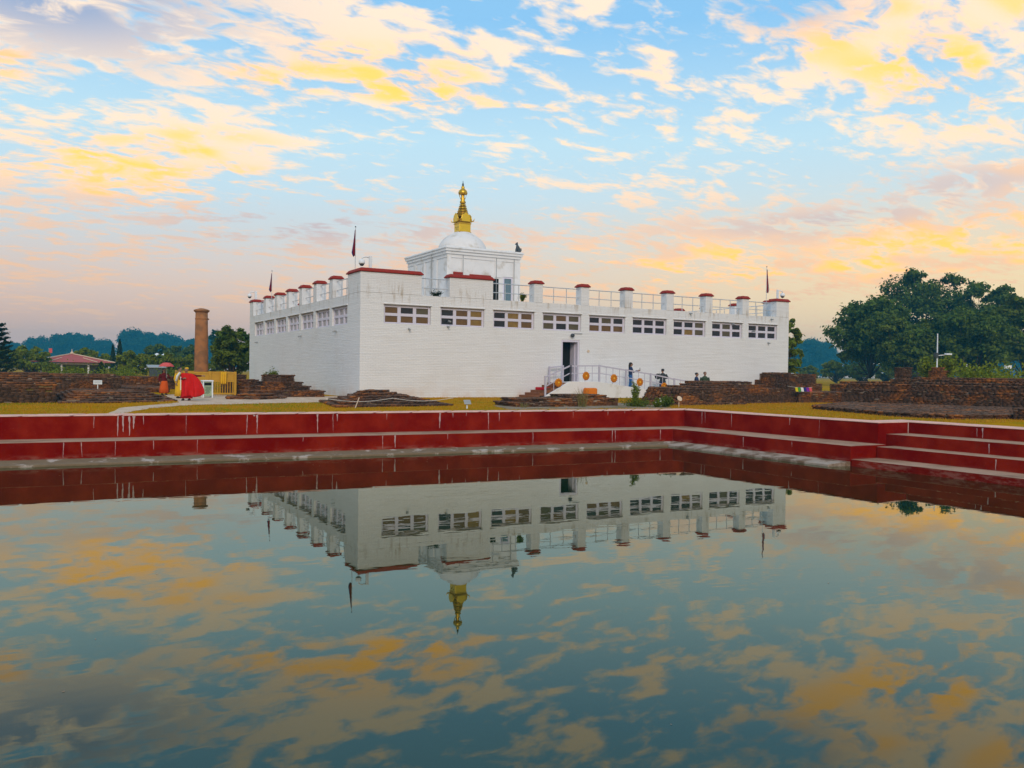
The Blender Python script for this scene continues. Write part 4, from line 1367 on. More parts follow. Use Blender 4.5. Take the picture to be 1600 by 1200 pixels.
# rope on stakes round the stepped platform
rp = empty('rope_barrier', (-4.9, -13.6, 0), 'white rope on a leaning stake beside the stepped brick platform', 'rope')
MB().tube([(-5.0, -13.7, 0), (-4.75, -13.5, 0.46)], 0.02, 6).build('stake', 'roof_trim', rp)
MB().tube([(-6.3 + 0.4 * k, -13.62 + 0.03 * k, 0.42 - 0.14 * math.sin(math.pi * ((k % 8) / 8))) for k in range(0, 17)], 0.009, 5).build('rope', 'cloth_white', rp)
# towel on the right tread
tw = MB()
tw.add([(8.2 + 0.09 * i + 0.02 * math.sin(j), -22.3 + 0.16 * j, -0.742 + 0.012 * math.sin(i * 1.7 + j)) for j in range(5) for i in range(6)],
       [(j * 6 + i, j * 6 + i + 1, j * 6 + i + 7, j * 6 + i + 6) for j in range(4) for i in range(5)])
tag(tw.build('cloth_scrap', 'cloth_pink', smooth=True, solid=0.01), 'crumpled pink cloth lying on the right pond ledge', 'cloth')

# prayer flags
pf = empty('prayer_flags', (24.6, -12.4, 0), 'short string of colourful prayer flags on the brick ruin', 'prayer flags')
MB().tube([(23.4, -12.45, 1.05), (24.0, -12.5, 0.98), (24.8, -12.5, 0.94), (25.6, -12.45, 0.98)], 0.008, 5).build('string', 'cloth_white', pf)
for k, mtn in enumerate(('flag_y', 'flag_g', 'cloth_white', 'flag_blue', 'flag_p', 'cloth_pink')):
    x = 24.0 + 0.25 * k
    MB().add([(x, -12.50, 0.97), (x + 0.22, -12.50, 0.96), (x + 0.23, -12.56, 0.70), (x + 0.02, -12.55, 0.72)], [(0, 1, 2, 3)]).build('flag', mtn, pf, solid=0.008)


# ------------------------------------------------------------------ flags, cameras, statue on the roof
def pole_flag(x, y, z0, z1, label, s=1):
    r_ = empty('pole_flag', (x, y, z0), label, 'flag', 'flags on the temple roof')
    MB().tube([(x, y, z0), (x, y, z1)], 0.022, 6).build('pole', 'steel', r_)
    MB().ball((x, y, z1 + 0.03), 0.045, n=8, m=6).build('knob', 'statue_dark', r_)
    H = (z1 - z0) * 0.58
    nz = 12
    vs, fs = [], []
    for j in range(nz + 1):
        t = j / nz
        z = z1 - 0.12 - H * t
        w = 0.05 + 0.20 * t ** 1.3 * (1 if t < 0.85 else (1 - t) / 0.15 * 0.7 + 0.3)
        for k, (u, v) in enumerate(((0.0, 0.0), (0.35, 0.07), (0.6, -0.06), (1.0, 0.03))):
            vs.append((x - s * w * u, y + v * (0.4 + t), z - 0.10 * u))
    for j in range(nz):
        for k in range(3):
            fs.append((j * 4 + k, j * 4 + k + 1, j * 4 + k + 5, j * 4 + k + 4))
    MB().add(vs, fs).build('flag_cloth', 'flag_crimson', r_, smooth=True, solid=0.02)
    vs = []
    for j in range(nz + 1):
        t = j / nz
        z = z1 - 0.12 - H * t
        w = 0.05 + 0.20 * t ** 1.3 * (1 if t < 0.85 else (1 - t) / 0.15 * 0.7 + 0.3)
        for u in (1.0, 1.22):
            vs.append((x - s * w * u, y - 0.03 * (0.4 + t), z - 0.11 * u))
    MB().add(vs, [(2 * j, 2 * j + 1, 2 * j + 3, 2 * j + 2) for j in range(nz)]).build('flag_border', 'flag_blue', r_, solid=0.02)


pole_flag(0.25, 1.75, 7.9, 10.72, 'furled dark red flag on a pole above the near temple corner')
pole_flag(0.45, 23.9, 7.4, 10.1, 'furled dark red flag on a pole above the left temple side')
pole_flag(35.9, 1.5, 7.4, 10.75, 'furled dark red flag on a pole above the right temple end', -1)
pole_flag(22.4, 8.5, 6.25, 8.15, 'small drooping red flag standing behind the front roof railing')


def cctv(x, y, z, side, label):
    r_ = empty('security_camera', (x, y, z), label, 'camera', 'security cameras on the parapet')
    MB().box(x - 0.09, y - 0.06, z, x + 0.09, y + 0.06, z + 0.78).build('bracket', 'sign_white', r_, bevel=0.01)
    MB().tube([(x, y, z + 0.66), (x + side * 0.30, y, z + 0.72), (x + side * 0.52, y, z + 0.66), (x + side * 0.56, y, z + 0.52)], 0.04, 8).build('arm', 'sign_white', r_, smooth=True)
    MB().lathe([(0.06, 0.54), (0.17, 0.48), (0.19, 0.34), (0.18, 0.26)], (x + side * 0.56, y, z), 16).build('housing', 'sign_white', r_, smooth=True)
    MB().ball((x + side * 0.56, y, z + 0.25), 0.15, 0.15, 0.13).build('dome_lens', 'statue_dark', r_, smooth=True)


cctv(0.75, 0.35, 8.0, -1, 'white dome camera on the near corner of the temple parapet')
cctv(0.35, 29.4, 8.0, -1, 'white dome camera on the far left temple corner')
cctv(36.0, 0.35, 8.0, 1, 'white dome camera on the far right temple corner')
lio = MB()
lx, ly, lz = 17.40, 11.1, 11.60
lio.tube([(lx + 0.18, ly, lz + 0.05), (lx + 0.10, ly, lz + 0.25), (lx - 0.02, ly, lz + 0.48), (lx - 0.05, ly, lz + 0.62)], [0.13, 0.16, 0.13, 0.08], 10)
lio.ball((lx - 0.08, ly, lz + 0.68), 0.11, 0.10, 0.11).ball((lx - 0.19, ly, lz + 0.65), 0.06, 0.05, 0.05)
for s in (-1, 1):
    lio.tube([(lx - 0.06, ly + s * 0.07, lz + 0.40), (lx - 0.13, ly + s * 0.08, lz + 0.18), (lx - 0.14, ly + s * 0.08, lz)], [0.06, 0.045, 0.05], 8)
    lio.ball((lx + 0.12, ly + s * 0.10, lz + 0.12), 0.14, 0.07, 0.13)
    lio.ball((lx - 0.05, ly + s * 0.06, lz + 0.79), 0.03, 0.03, 0.05)
lio.tube([(lx + 0.28, ly, lz + 0.06), (lx + 0.36, ly, lz + 0.2), (lx + 0.30, ly, lz + 0.36)], [0.04, 0.035, 0.05], 8)
tag(lio.build('guardian_figure', 'statue_dark', remesh=0.02), 'small dark seated animal figure on the corner of the tower roof', 'statue')


# ------------------------------------------------------------------ trees and plants
def leaf_quads(P, Nrm, size, rs, aspect=0.55):
    """diamond leaves centred on P; returns verts (4n,3)"""
    n = len(P)
    a = rs.normal(size=(n, 3))
    t = np.cross(Nrm, a)
    t /= np.linalg.norm(t, axis=1, keepdims=True) + 1e-9
    b_ = np.cross(Nrm, t)
    s = (size * rs.uniform(0.6, 1.3, n))[:, None]
    bend = Nrm * s * 0.25
    return np.stack([P - t * s, P - b_ * s * aspect + bend, P + t * s, P + b_ * s * aspect + bend], 1).reshape(-1, 3)


def crown_points(lobes, per, rs, flat=0.8, sub=14):
    """leaf points gathered in small clumps on the outside of each lobe"""
    P, N, Tn = [], [], []
    for (c, r_) in lobes:
        c = np.array(c)
        k = max(3, int(sub * r_))
        d = rs.normal(size=(k, 3))
        d /= np.linalg.norm(d, axis=1, keepdims=True)
        d[:, 2] = np.where(d[:, 2] < -0.3, -d[:, 2] * 0.5, d[:, 2])
        cc = c + d * r_ * rs.uniform(0.55, 1.02, (k, 1)) * np.array([1, 1, flat])
        m_ = max(4, int(per / k))
        tb = rs.uniform(0, 1, k)
        for q in range(k):
            cr = r_ * rs.uniform(0.16, 0.36)
            e_ = rs.normal(size=(m_, 3)) * cr * np.array([0.62, 0.62, 0.48])
            P.append(cc[q] + e_)
            nn = d[q] * 0.8 + rs.normal(size=(m_, 3)) * 0.65 + np.array([0, 0, 0.45])
            N.append(nn / np.linalg.norm(nn, axis=1, keepdims=True))
            Tn.append(np.clip(tb[q] * 0.6 + rs.uniform(0, 0.4, m_), 0, 1))
    return np.concatenate(P), np.concatenate(N), np.concatenate(Tn)


def make_tree(name, label, loc, H, Rc, mt, seed, leaves=9000, leaf=0.30, lobes_n=16, trunk=0.25, group=None, open_=0.0, base=0.28, flat=0.85):
    rs = np.random.default_rng(seed)
    root = empty(name, loc, label, 'tree', group)
    lobes = []
    zc = H * (base + (1 - base) / 2)
    hz = H * (1 - base) / 2
    for i in range(lobes_n):
        ph = 2.399 * i + rs.uniform(-0.4, 0.4)
        t = (i + 0.5) / lobes_n
        zz = -0.85 + 1.72 * t
        rad = math.sqrt(max(0.05, 1 - zz * zz)) * rs.uniform(0.55, 1.0)
        lr = (0.28 + 0.17 * rs.random()) * min(Rc, hz) * (1 - 0.25 * max(0, zz))
        c = (math.cos(ph) * rad * (Rc - lr * 0.75), math.sin(ph) * rad * (Rc - lr * 0.75), zc + zz * (hz - lr * 0.7))
        lobes.append((c, lr))
    lobes.append(((0, 0, zc + 0.1 * hz), min(Rc, hz) * 0.5))
    P, N, Tn = crown_points(lobes, leaves / len(lobes), rs, flat)
    keep = rs.random(len(P)) > open_
    P, N, Tn = P[keep], N[keep], Tn[keep]
    V = leaf_quads(P, N, leaf, rs)
    np_mesh('crown', V, np.arange(len(V)).reshape(-1, 4), mt, root, Tn)
    tb = MB()
    tb.tube([(0, 0, -0.2), (0.05 * Rc * rs.normal(), 0.05 * Rc * rs.normal(), H * max(base, 0.05) * 0.6), (0, 0, H * max(base, 0.05) * 1.1), (0, 0, zc)], [trunk * 1.25, trunk, trunk * 0.85, trunk * 0.5], 9)
    for (c, lr) in lobes:
        st = np.array([0, 0, H * max(base, 0.05) * rs.uniform(0.7, 1.4)])
        e_ = np.array(c)
        md = st * 0.5 + e_ * 0.5 + np.array([0, 0, -0.08 * H * rs.random()])
        tb.tube([st, md, e_], [trunk * 0.45, trunk * 0.3, trunk * 0.1], 6)
    o0_ = Vector(loc)
    tb.v = [(p[0] + o0_.x, p[1] + o0_.y, p[2] + o0_.z) for p in tb.v]
    tb.build('trunk', 'bark', root, smooth=True)
    return root


def copy_thing(src, loc, rz, sc, label, group=None, name=None):
    c = src.copy()
    if name:
        c.name = name
    COL.objects.link(c)
    c.location = loc
    c.rotation_euler = (0, 0, rz)
    c.scale = sc if isinstance(sc, tuple) else (sc, sc, sc)
    c['label'] = label
    if group:
        c['group'] = group
    for ch in src.children:
        d = ch.copy()
        COL.objects.link(d)
        d.parent = c
    return c


GB = 'big trees right of the temple'
make_tree('broadleaf_tree', 'spreading dark green tree at the left end of the right grove', (116.2, 53.4, 0), 17.1, 8.1, 'leaf_deep', 31, 20000, 0.36, 22, 0.3, GB, 0.12, 0.12)
make_tree('broadleaf_tree', 'tallest round crowned tree in the middle of the right grove', (150.0, 66.6, 0), 26.3, 9.9, 'leaf_deep', 32, 22000, 0.36, 26, 0.4, GB, 0.18, 0.15)
make_tree('broadleaf_tree', 'tall narrow tree with broken top in the right grove', (151.4, 53.0, 0), 22.7, 6.6, 'leaf_deep', 33, 16000, 0.36, 20, 0.35, GB, 0.18, 0.15)
make_tree('broadleaf_tree', 'tree cut by the right picture edge in the grove', (132.9, 34.9, 0), 17.0, 6.1, 'leaf_mid', 34, 15000, 0.36, 18, 0.3, GB, 0.12, 0.1)
make_tree('broadleaf_tree', 'lower bushy tree in front of the tallest grove tree', (111.8, 43.0, 0), 12.4, 6.9, 'leaf_mid', 35, 16000, 0.36, 20, 0.25, GB, 0.12, 0.08)
make_tree('broadleaf_tree', 'dense tree behind the white lamp pole', (117.9, 35.2, 0), 14.4, 7.3, 'leaf_deep', 36, 17000, 0.36, 20, 0.25, GB, 0.10, 0.08)
make_tree('broadleaf_tree', 'olive green tree filling the grove behind the lamp pole', (134.4, 46.6, 0), 14.0, 8.2, 'leaf_mid', 37, 17000, 0.36, 20, 0.3, GB, 0.10, 0.08)
make_tree('broadleaf_tree', 'green tree peeking out behind the right temple corner', (48.9, 11.6, 0), 8.0, 2.3, 'leaf_light', 38, 9000, 0.2, 14, 0.2, None, 0.08, 0.12)
make_tree('broadleaf_tree', 'leafy green tree beside the left temple wall', (0.6, 40.3, 0), 6.2, 2.9, 'leaf_mid', 39, 15000, 0.18, 18, 0.2, None, 0.06, 0.1)
make_tree('broadleaf_tree', 'thin airy tree with sparse crown behind the stone pillar', (33.0, 220, 0), 14.4, 4.2, 'leaf_far', 40, 2600, 0.5, 14, 0.25, None, 0.3, 0.35)

# far trees, faded by the haze
GF = 'far trees along the horizon'
f1 = make_tree('far_tree', 'distant round tree left of the pavilion roof', (9.2, 890, 0), 36.5, 17.7, 'leaf_far', 51, 10000, 1.25, 22, 0.5, GF, 0.05, -0.06)
f2 = make_tree('far_tree', 'distant tall hazy tree behind the dark conifers', (70.1, 856, 0), 41.9, 18.9, 'leaf_far', 52, 10000, 1.25, 24, 0.5, GF, 0.08, -0.06)
for (src, x, y, s, rz, lab) in (
        (f1, 689.6, 527.7, 0.80, 0.0, 'distant bluish tree low behind the trunks of the grove'),
        (f2, 662.2, 482.0, 0.75, 1.3, 'distant bluish tree behind the spreading grove tree'),
        (f1, 709.0, 486.0, 0.75, 2.6, 'distant bluish tree behind the left brick pillar'),
        (f2, 709.0, 455.4, 0.75, 3.9, 'distant bluish tree behind the lamp pole'),
        (f1, 757.5, 458.6, 0.75, 5.2, 'distant bluish tree behind the thin short pole'),
        (f2, 755.9, 429.0, 0.75, 6.5, 'distant bluish tree left of the blue board'),
        (f1, 805.9, 431.2, 0.75, 7.8, 'distant bluish tree behind the blue board'),
        (f2, 797.7, 405.3, 0.75, 9.1, 'distant bluish tree at the right picture edge'),
        (f2, -10.4, 922.7, 0.80, 1.0, 'distant pale tree at the left end of the far tree line'),
        (f1, 28.6, 926.9, 1.05, 2.0, 'distant hazy tree straight above the pavilion roof'),
        (f2, 45.8, 892.9, 0.76, 3.1, 'lower distant tree in the gap right of the pavilion'),
        (f1, 90.1, 867.3, 1.05, 4.0, 'distant hazy tree right of the dark conifers'),
        (f2, 106.6, 882.2, 0.95, 5.0, 'distant hazy tree left of the stone pillar'),
        (f1, 120.3, 850.3, 0.90, 0.6, 'distant hazy tree directly left of the pillar shaft'),
        (f2, 145.5, 886.5, 0.90, 2.6, 'distant hazy tree directly right of the pillar shaft'),
        (f1, -33.3, 986.5, 0.78, 1.7, 'faint distant tree near the left picture edge'),
        (f2, -56.7, 950.3, 0.70, 2.9, 'faint distant tree on the left picture edge'),
        (f1, 173.1, 897.1, 0.86, 3.6, 'distant hazy tree behind the leafy tree by the temple wall'),
        (f2, 624.3, 516.2, 0.95, 1.3, 'distant bluish tree in the gap right of the temple'),
        (f1, 671.1, 539.6, 1.10, 2.2, 'distant bluish tree behind the left end of the grove'),
        (f1, 628.5, 550.3, 0.98, 0.2, 'distant bluish tree just beyond the right temple corner')):
    copy_thing(src, (x, y, 0), rz, s, lab, GF)

GM = 'trees behind the left ruins'
d1 = make_tree('garden_tree', 'dark green tree behind the far white houses', (7.0, 154, 0), 7.2, 4.3, 'leaf_deep', 61, 7000, 0.34, 16, 0.3, GM, 0.03, 0.08)
copy_thing(d1, (14.2, 162, 0), 1.2, 1.04, 'dark green tree right behind the stone pillar base', GM)
b1 = make_tree('garden_tree', 'wide green tree left of the pavilion', (-17.6, 93.6, 0), 4.8, 3.2, 'leaf_light', 62, 9000, 0.22, 18, 0.2, GM, 0.02, 0.04)
b2 = make_tree('garden_tree', 'rounded light green tree right of the conifers', (-5.5, 75.3, 0), 4.1, 2.4, 'leaf_light', 63, 8000, 0.18, 16, 0.2, GM, 0.02, 0.04)
for (src, x, y, s, rz, lab) in (
        (b1, -9.2, 103, 1.02, 0.8, 'green tree showing above the right slope of the pavilion roof'),
        (b1, -22.0, 101, 1.0, 2.2, 'green tree beneath the layered conifer at left'),
        (b2, -2.2, 70, 0.92, 1.4, 'olive green tree above the person with parasol'),
        (b2, 1.6, 77, 0.92, 2.7, 'light green tree directly left of the stone pillar'),
        (b2, -15.2, 80, 0.55, 3.3, 'small light green bush left of the pavilion'),
        (b1, 6.6, 86, 0.68, 4.4, 'low green tree right of the stone pillar'),
        (b2, -12.8, 62, 0.42, 0.5, 'small round bush in front of the pavilion opening'),
        (b2, -7.2, 66, 0.45, 5.1, 'small green bush between topiary and conifers'),
        (b1, 0.2, 95, 0.8, 1.9, 'green tree between the conifers and far houses')):
    copy_thing(src, (x, y, 0), rz, s, lab, GM)


for (src, x, y, s, rz, lab) in (
    (b1, 159.2, 96.8, 1.25, 0.0, 'low bush under the left end of the right grove'),
    (b1, 160.6, 90.3, 1.15, 1.1, 'low bush beside the trunk of the spreading grove tree'),
    (b1, 174.8, 93.8, 1.20, 2.2, 'low bush left of the orange brick pillar under the grove'),
    (b1, 165.1, 110.8, 1.00, 3.3, 'low bush in the gap right of the temple corner'),
    (b1, 176.1, 87.3, 1.20, 4.4, 'low bush between the two brick pillars under the grove'),
):
    copy_thing(src, (x, y, 0), rz, s, lab, 'low bushes under the right grove')


def conifer(name, label, loc, H, r_, seed, n=5000, leaf=0.12):
    rs = np.random.default_rng(seed)
    root = empty(name, loc, label, 'tree', 'dark slim conifers')
    t = rs.random(n) ** 0.8
    a = rs.uniform(0, 2 * math.pi, n)
    rr = r_ * (1 - t) ** 0.7 * (0.75 + 0.25 * np.sin(a * 5 + t * 30)) * np.sqrt(rs.uniform(0.35, 1, n))
    P = np.stack([rr * np.cos(a), rr * np.sin(a), 0.15 * H + 0.85 * H * t], 1)
    N = np.stack([np.cos(a), np.sin(a), np.full(n, 0.4)], 1) + rs.normal(size=(n, 3)) * 0.5
    N /= np.linalg.norm(N, axis=1, keepdims=True)
    V = leaf_quads(P, N, leaf, rs)
    np_mesh('crown', V, np.arange(len(V)).reshape(-1, 4), 'needle', root, rs.random(n))
    MB().tube([(loc[0], loc[1], 0), (loc[0], loc[1], H * 0.8)], [0.14, 0.04], 7).build('trunk', 'bark', root)


conifer('conifer', 'shorter slim dark conifer left of its taller twin', (-4.9, 115, 0), 5.7, 0.75, 71)
conifer('conifer', 'taller slim dark conifer right of the pavilion', (-3.4, 120, 0), 6.8, 0.95, 72)
conifer('topiary_tree', 'small dark round clipped tree before the pavilion', (-10.7, 55, 0), 2.25, 1.0, 73, 3500, 0.09)

# layered araucaria at the left edge
ar = empty('araucaria_tree', (-20.6, 57, 0), 'dark layered conifer cut by the left picture edge', 'tree')
rs = np.random.default_rng(74)
P, N = [], []
lim = MB()
for k in range(11):
    z = 1.0 + 0.5 * k
    L = 2.4 * (1 - k / 13)
    for q in range(7):
        a = 2 * math.pi * (q + 0.5 * (k % 2)) / 7 + rs.uniform(-.15, .15)
        tip = np.array([math.cos(a) * L, math.sin(a) * L, z + 0.28 * L])
        md = np.array([math.cos(a) * L * .5, math.sin(a) * L * .5, z - 0.02])
        lim.tube([(-20.6, 57, z), (md[0] - 20.6, md[1] + 57, md[2]), (tip[0] - 20.6, tip[1] + 57, tip[2])], [0.04, 0.03, 0.01], 5)
        for _ in range(110):
            t = rs.uniform(0.15, 1)
            p = (1 - t) ** 2 * np.array([0, 0, z]) + 2 * t * (1 - t) * md + t * t * tip
            P.append(p + rs.normal(size=3) * np.array([.10, .10, .06]))
            N.append(np.array([0, 0, 1]) + rs.normal(size=3) * 0.5)
P, N = np.array(P), np.array(N)
N /= np.linalg.norm(N, axis=1, keepdims=True)
V = leaf_quads(P, N, 0.11, rs)
np_mesh('crown', V, np.arange(len(V)).reshape(-1, 4), 'needle', ar, rs.random(len(P)))
lim.tube([(-20.6, 57, -0.1), (-20.6, 57, 6.6)], [0.16, 0.03], 8)
lim.build('trunk', 'bark', ar)


def shrub(name, label, loc, h, r_, mt, seed, n=500, leaf=0.05, cat='shrub', stems=7, group=None, flowers=None):
    rs = np.random.default_rng(seed)
    root = empty(name, loc, label, cat, group)
    sb = MB()
    P, N = [], []
    tips = []
    for k in range(stems):
        a = rs.uniform(0, 2 * math.pi)
        q = rs.uniform(0.3, 1.0)
        tip = np.array([math.cos(a) * r_ * q, math.sin(a) * r_ * q, h * rs.uniform(0.65, 1.0)])
        md = tip * np.array([0.35, 0.35, 0.55])
        tips.append(tip)
        sb.tube([(loc[0], loc[1], loc[2]), tuple(md + loc), tuple(tip + loc)], [0.012, 0.008, 0.004], 5)
        m_ = n // stems
        t = rs.uniform(0.2, 1.05, m_)[:, None]
        p = 2 * t * (1 - t) * md + t * t * tip
        P.append(p + rs.normal(size=(m_, 3)) * r_ * 0.16)
        N.append(rs.normal(size=(m_, 3)) * 0.7 + np.array([0, 0, 0.7]))
    P, N = np.concatenate(P), np.concatenate(N)
    P[:, 2] = np.maximum(P[:, 2], 0.02)
    N /= np.linalg.norm(N, axis=1, keepdims=True)
    V = leaf_quads(P, N, leaf, rs)
    np_mesh('leaves', V, np.arange(len(V)).reshape(-1, 4), mt, root, rs.random(len(P)))
    sb.build('stems', 'bark', root)
    if flowers:
        for tip in tips[:flowers]:
            MB().ball((tip[0] + loc[0], tip[1] + loc[1], tip[2] + loc[2] + 0.02), 0.045, 0.045, 0.03, 8, 5).build('flower', 'petal', root, smooth=True)


def tuft(name, label, loc, h, spread, mt, seed, n=60, group=None):
    rs = np.random.default_rng(seed)
    root = empty(name, loc, label, 'grass', group)
    V, F = [], []
    for k in range(n):
        a = rs.uniform(0, 2 * math.pi)
        b0 = np.array([rs.normal() * 0.12, rs.normal() * 0.08, 0])
        tip = b0 + np.array([math.cos(a) * spread * rs.random(), math.sin(a) * spread * rs.random(), h * rs.uniform(0.45, 1)])
        md = (b0 + tip) / 2 + np.array([0, 0, 0.12 * h])
        s = np.array([-math.sin(a), math.cos(a), 0]) * 0.009
        i = len(V)
        V += [b0 - s, b0 + s, md + s * .8, md - s * .8, tip + s * 0.2, tip - s * 0.2]
        F += [(i, i + 1, i + 2, i + 3), (i + 3, i + 2, i + 4, i + 5)]
    o = np_mesh('blades', np.array(V), F, mt, root, rs.random(len(F)))
    o['kind'] = 'stuff'


shrub('leafy_shrub', 'upright bright green shrub on the bank before the ramp', (9.9, -14.6, 0), 1.25, 0.30, 'leaf_light', 81, 750, 0.05, stems=8)
shrub('low_shrub', 'low dark green plants at the foot of the upright shrub', (9.6, -15.1, 0), 0.30, 0.80, 'leaf_mid', 82, 1300, 0.045, stems=18)
shrub('flowering_bush', 'round green bush with small white flowers by the pond corner', (10.9, -15.9, 0), 0.42, 0.48, 'leaf_mid', 83, 1500, 0.05, stems=14, flowers=7)
shrub('flowering_bush', 'small yellowish flowering plant left of the white flowered bush', (10.2, -16.0, 0), 0.32, 0.35, 'leaf_light', 84, 700, 0.045, stems=9, flowers=3)
shrub('roof_shrub', 'small green shrub growing on the front roof edge', (11.7, 0.45, 6.5), 0.62, 0.28, 'leaf_mid', 85, 500, 0.06, stems=7)
shrub('roof_shrub', 'dark weeds sprouting in the parapet gap near the temple corner', (5.2, 0.35, 6.5), 0.30, 0.5, 'needle', 86, 400, 0.05, stems=9)
shrub('leafy_shrub', 'bright green bush behind the brick stump and lamp pole', (47.3, -6.4, 0), 3.4, 1.5, 'leaf_light', 87, 3000, 0.16, stems=14)
shrub('leafy_shrub', 'light green bushes on top of the big right ruin', (41.5, -13.5, 0), 2.25, 2.2, 'leaf_light', 88, 3500, 0.14, stems=20)
shrub('leafy_shrub', 'low yellow green weeds behind the right brick pillars', (36.5, -19.5, 0), 1.95, 2.6, 'leaf_light', 89, 3500, 0.12, stems=24)
shrub('leafy_shrub', 'green bush behind the pillar fence at right', (0.2, 20.5, 0), 1.5, 1.2, 'leaf_mid', 90, 1800, 0.09, stems=14)
shrub('leafy_shrub', 'broad hedge behind the far left brick ruin', (-10.0, 40, 0), 0.95, 2.8, 'leaf_light', 91, 4500, 0.10, stems=30)
shrub('leafy_shrub', 'hedge in front of the pavilion behind the straight ruin', (-14.5, 45, 0), 0.95, 2.8, 'leaf_light', 92, 4500, 0.10, stems=30)
shrub('leafy_shrub', 'hedge behind the robed people and the pillar fence', (-4.6, 38, 0), 0.95, 2.8, 'leaf_mid', 93, 4500, 0.10, stems=30)
tuft('tall_grass', 'tall straw coloured grass tuft by the low platform', (6.4, -14.9, 0), 1.05, 0.7, 'straw', 94, 60)
tuft('tall_grass', 'short straw grass tuft at the left of the low platform', (3.0, -14.9, 0), 0.3, 0.3, 'straw', 95, 40)

# short grass over the bank
rs = np.random.default_rng(99)
n = 46000
gx = rs.uniform(-26, 17, n)
gy = rs.uniform(-19.5, 3, n)
gx2, gy2 = rs.uniform(10.6, 26, 22000), rs.uniform(-31, -12, 22000)
gx, gy = np.concatenate([gx, gx2]), np.concatenate([gy, gy2])
ok = (gy > (-17.6 - 0.0577 * (gx + 18.5)) + 1.15) | ((gx > 10.45) & (gy > -28.6)) | (gx > 12.1)
path = [(-14.6, -16.2), (-13.3, -12.1), (-11.8, -9.9), (-11.1, -8.9), (-9.4, -8.6), (-7.0, -7.6), (-4.5, -6.75), (-2.3, -4.7), (-0.5, -0.6), (-0.3, 3.0), (-10.3, 7.3), (-10.9, -1.5), (-11.2, -6.1), (-12.9, -9.0), (-14.3, -11.4), (-15.2, -16.2)]
soil = [(1.2, -16.6), (10.2, -17.0), (12.2, -14.6), (12.0, -10.2), (9.0, -9.6), (5.5, -10.3), (2.6, -12.4)]
gx, gy = gx[ok], gy[ok]
ok = np.array([not inside(path, x, y) and not inside(soil, x, y) and not (y > -0.1 and x > -0.1) for x, y in zip(gx, gy)])
gx, gy = gx[ok], gy[ok]
n = len(gx)
a = rs.uniform(0, 2 * math.pi, n)
h = rs.uniform(0.03, 0.085, n)
bx_, by_ = np.cos(a) * 0.014, np.sin(a) * 0.014
tx, ty = gx + rs.normal(size=n) * 0.03, gy + rs.normal(size=n) * 0.03
V = np.stack([np.stack([gx - bx_, gy - by_, np.zeros(n)], 1), np.stack([gx + bx_, gy + by_, np.zeros(n)], 1), np.stack([tx, ty, h], 1)], 1).reshape(-1, 3)
tag(np_mesh('grass', V, np.arange(len(V)).reshape(-1, 3), 'grass_blade', None, rs.random(n)), 'short dry golden grass on the pond bank', 'grass', kind='stuff')

# ------------------------------------------------------------------ pavilion and far houses
pv = empty('pavilion', (-12, 97, 0), 'open garden pavilion with red hipped roof and white columns', 'pavilion')
px, py = -12.0, 97.0
rw, rd, ze, za = 5.7, 4.4, 2.35, 3.65
rf = MB().add([(px - rw, py - rd, ze), (px + rw, py - rd, ze), (px + rw, py + rd, ze), (px - rw, py + rd, ze), (px, py, za)],
              [(0, 1, 4), (1, 2, 4), (2, 3, 4), (3, 0, 4), (3, 2, 1, 0)]).build('roof', 'roof_red', pv, solid=0.08)
for (cx2, cy2) in ((-rw, -rd), (rw, -rd), (rw, rd), (-rw, rd)):
    MB().bar((px + cx2, py + cy2, ze + 0.07), (px, py, za + 0.08), 0.20, 0.12).build('ridge', 'roof_trim', rf)
for t in (-0.5, 0.5):
    MB().bar((px + rw * t * 1.15, py - rd, ze + 0.07), (px + rw * t * 0.5, py - rd * 0.5, ze + (za - ze) * 0.5 + 0.06), 0.12, 0.08).build('rib', 'roof_trim', rf)
MB().lathe([(0.22, za), (0.25, za + 0.2), (0.08, za + 0.35), (0.03, za + 0.75)], (px, py, 0), 10).build('finial', 'roof_trim', rf)
for (cx2, cy2) in ((-4.2, -3.3), (-2.9, -3.3), (-1.5, -3.3), (2.1, -3.3), (4.2, -3.3), (-4.2, 3.3), (4.2, 3.3), (0, 3.3)):
    MB().box(px + cx2 - 0.12, py + cy2 - 0.12, 0, px + cx2 + 0.12, py + cy2 + 0.12, ze).build('column', 'white_paint', pv, bevel=0.02)
MB().box(px - 4.2, py - 3.42, 2.02, px + 4.2, py - 3.2, 2.2).build('beam', 'white_paint', pv)
MB().box(px - 4.4, py + 2.9, 0, px + 4.4, py + 3.1, 2.3).build('back_wall', 'grey_metal', pv)
for xx in (-11.4, -10.9):
    pass


def house(x, y, w, d, h, rh, label):
    r_ = empty('small_house', (x, y, 0), label, 'house', 'far white houses')
    MB().box(x - w / 2, y - d / 2, 0, x + w / 2, y + d / 2, h).build('wall', 'sign_white', r_)
    MB().add([(x - w / 2 - .2, y - d / 2 - .2, h), (x + w / 2 + .2, y - d / 2 - .2, h), (x + w / 2 + .2, y + d / 2 + .2, h), (x - w / 2 - .2, y + d / 2 + .2, h), (x, y - d / 4, h + rh), (x, y + d / 4, h + rh)],
             [(0, 1, 4), (1, 2, 5, 4), (2, 3, 5), (3, 0, 4, 5), (3, 2, 1, 0)]).build('roof', 'sign_white', r_)
    for k in (-1, 1):
        MB().box(x + k * w * 0.22 - 0.15, y - d / 2 - 0.03, h - 0.75, x + k * w * 0.22 + 0.15, y - d / 2 - 0.003, h - 0.25).build('window', 'pane_dark', r_)


house(4.2, 131, 1.2, 2, 4.1, 0.5, 'far white house left one of two among the trees')
house(5.7, 131.5, 1.2, 2, 4.1, 0.5, 'far white house right one of two among the trees')
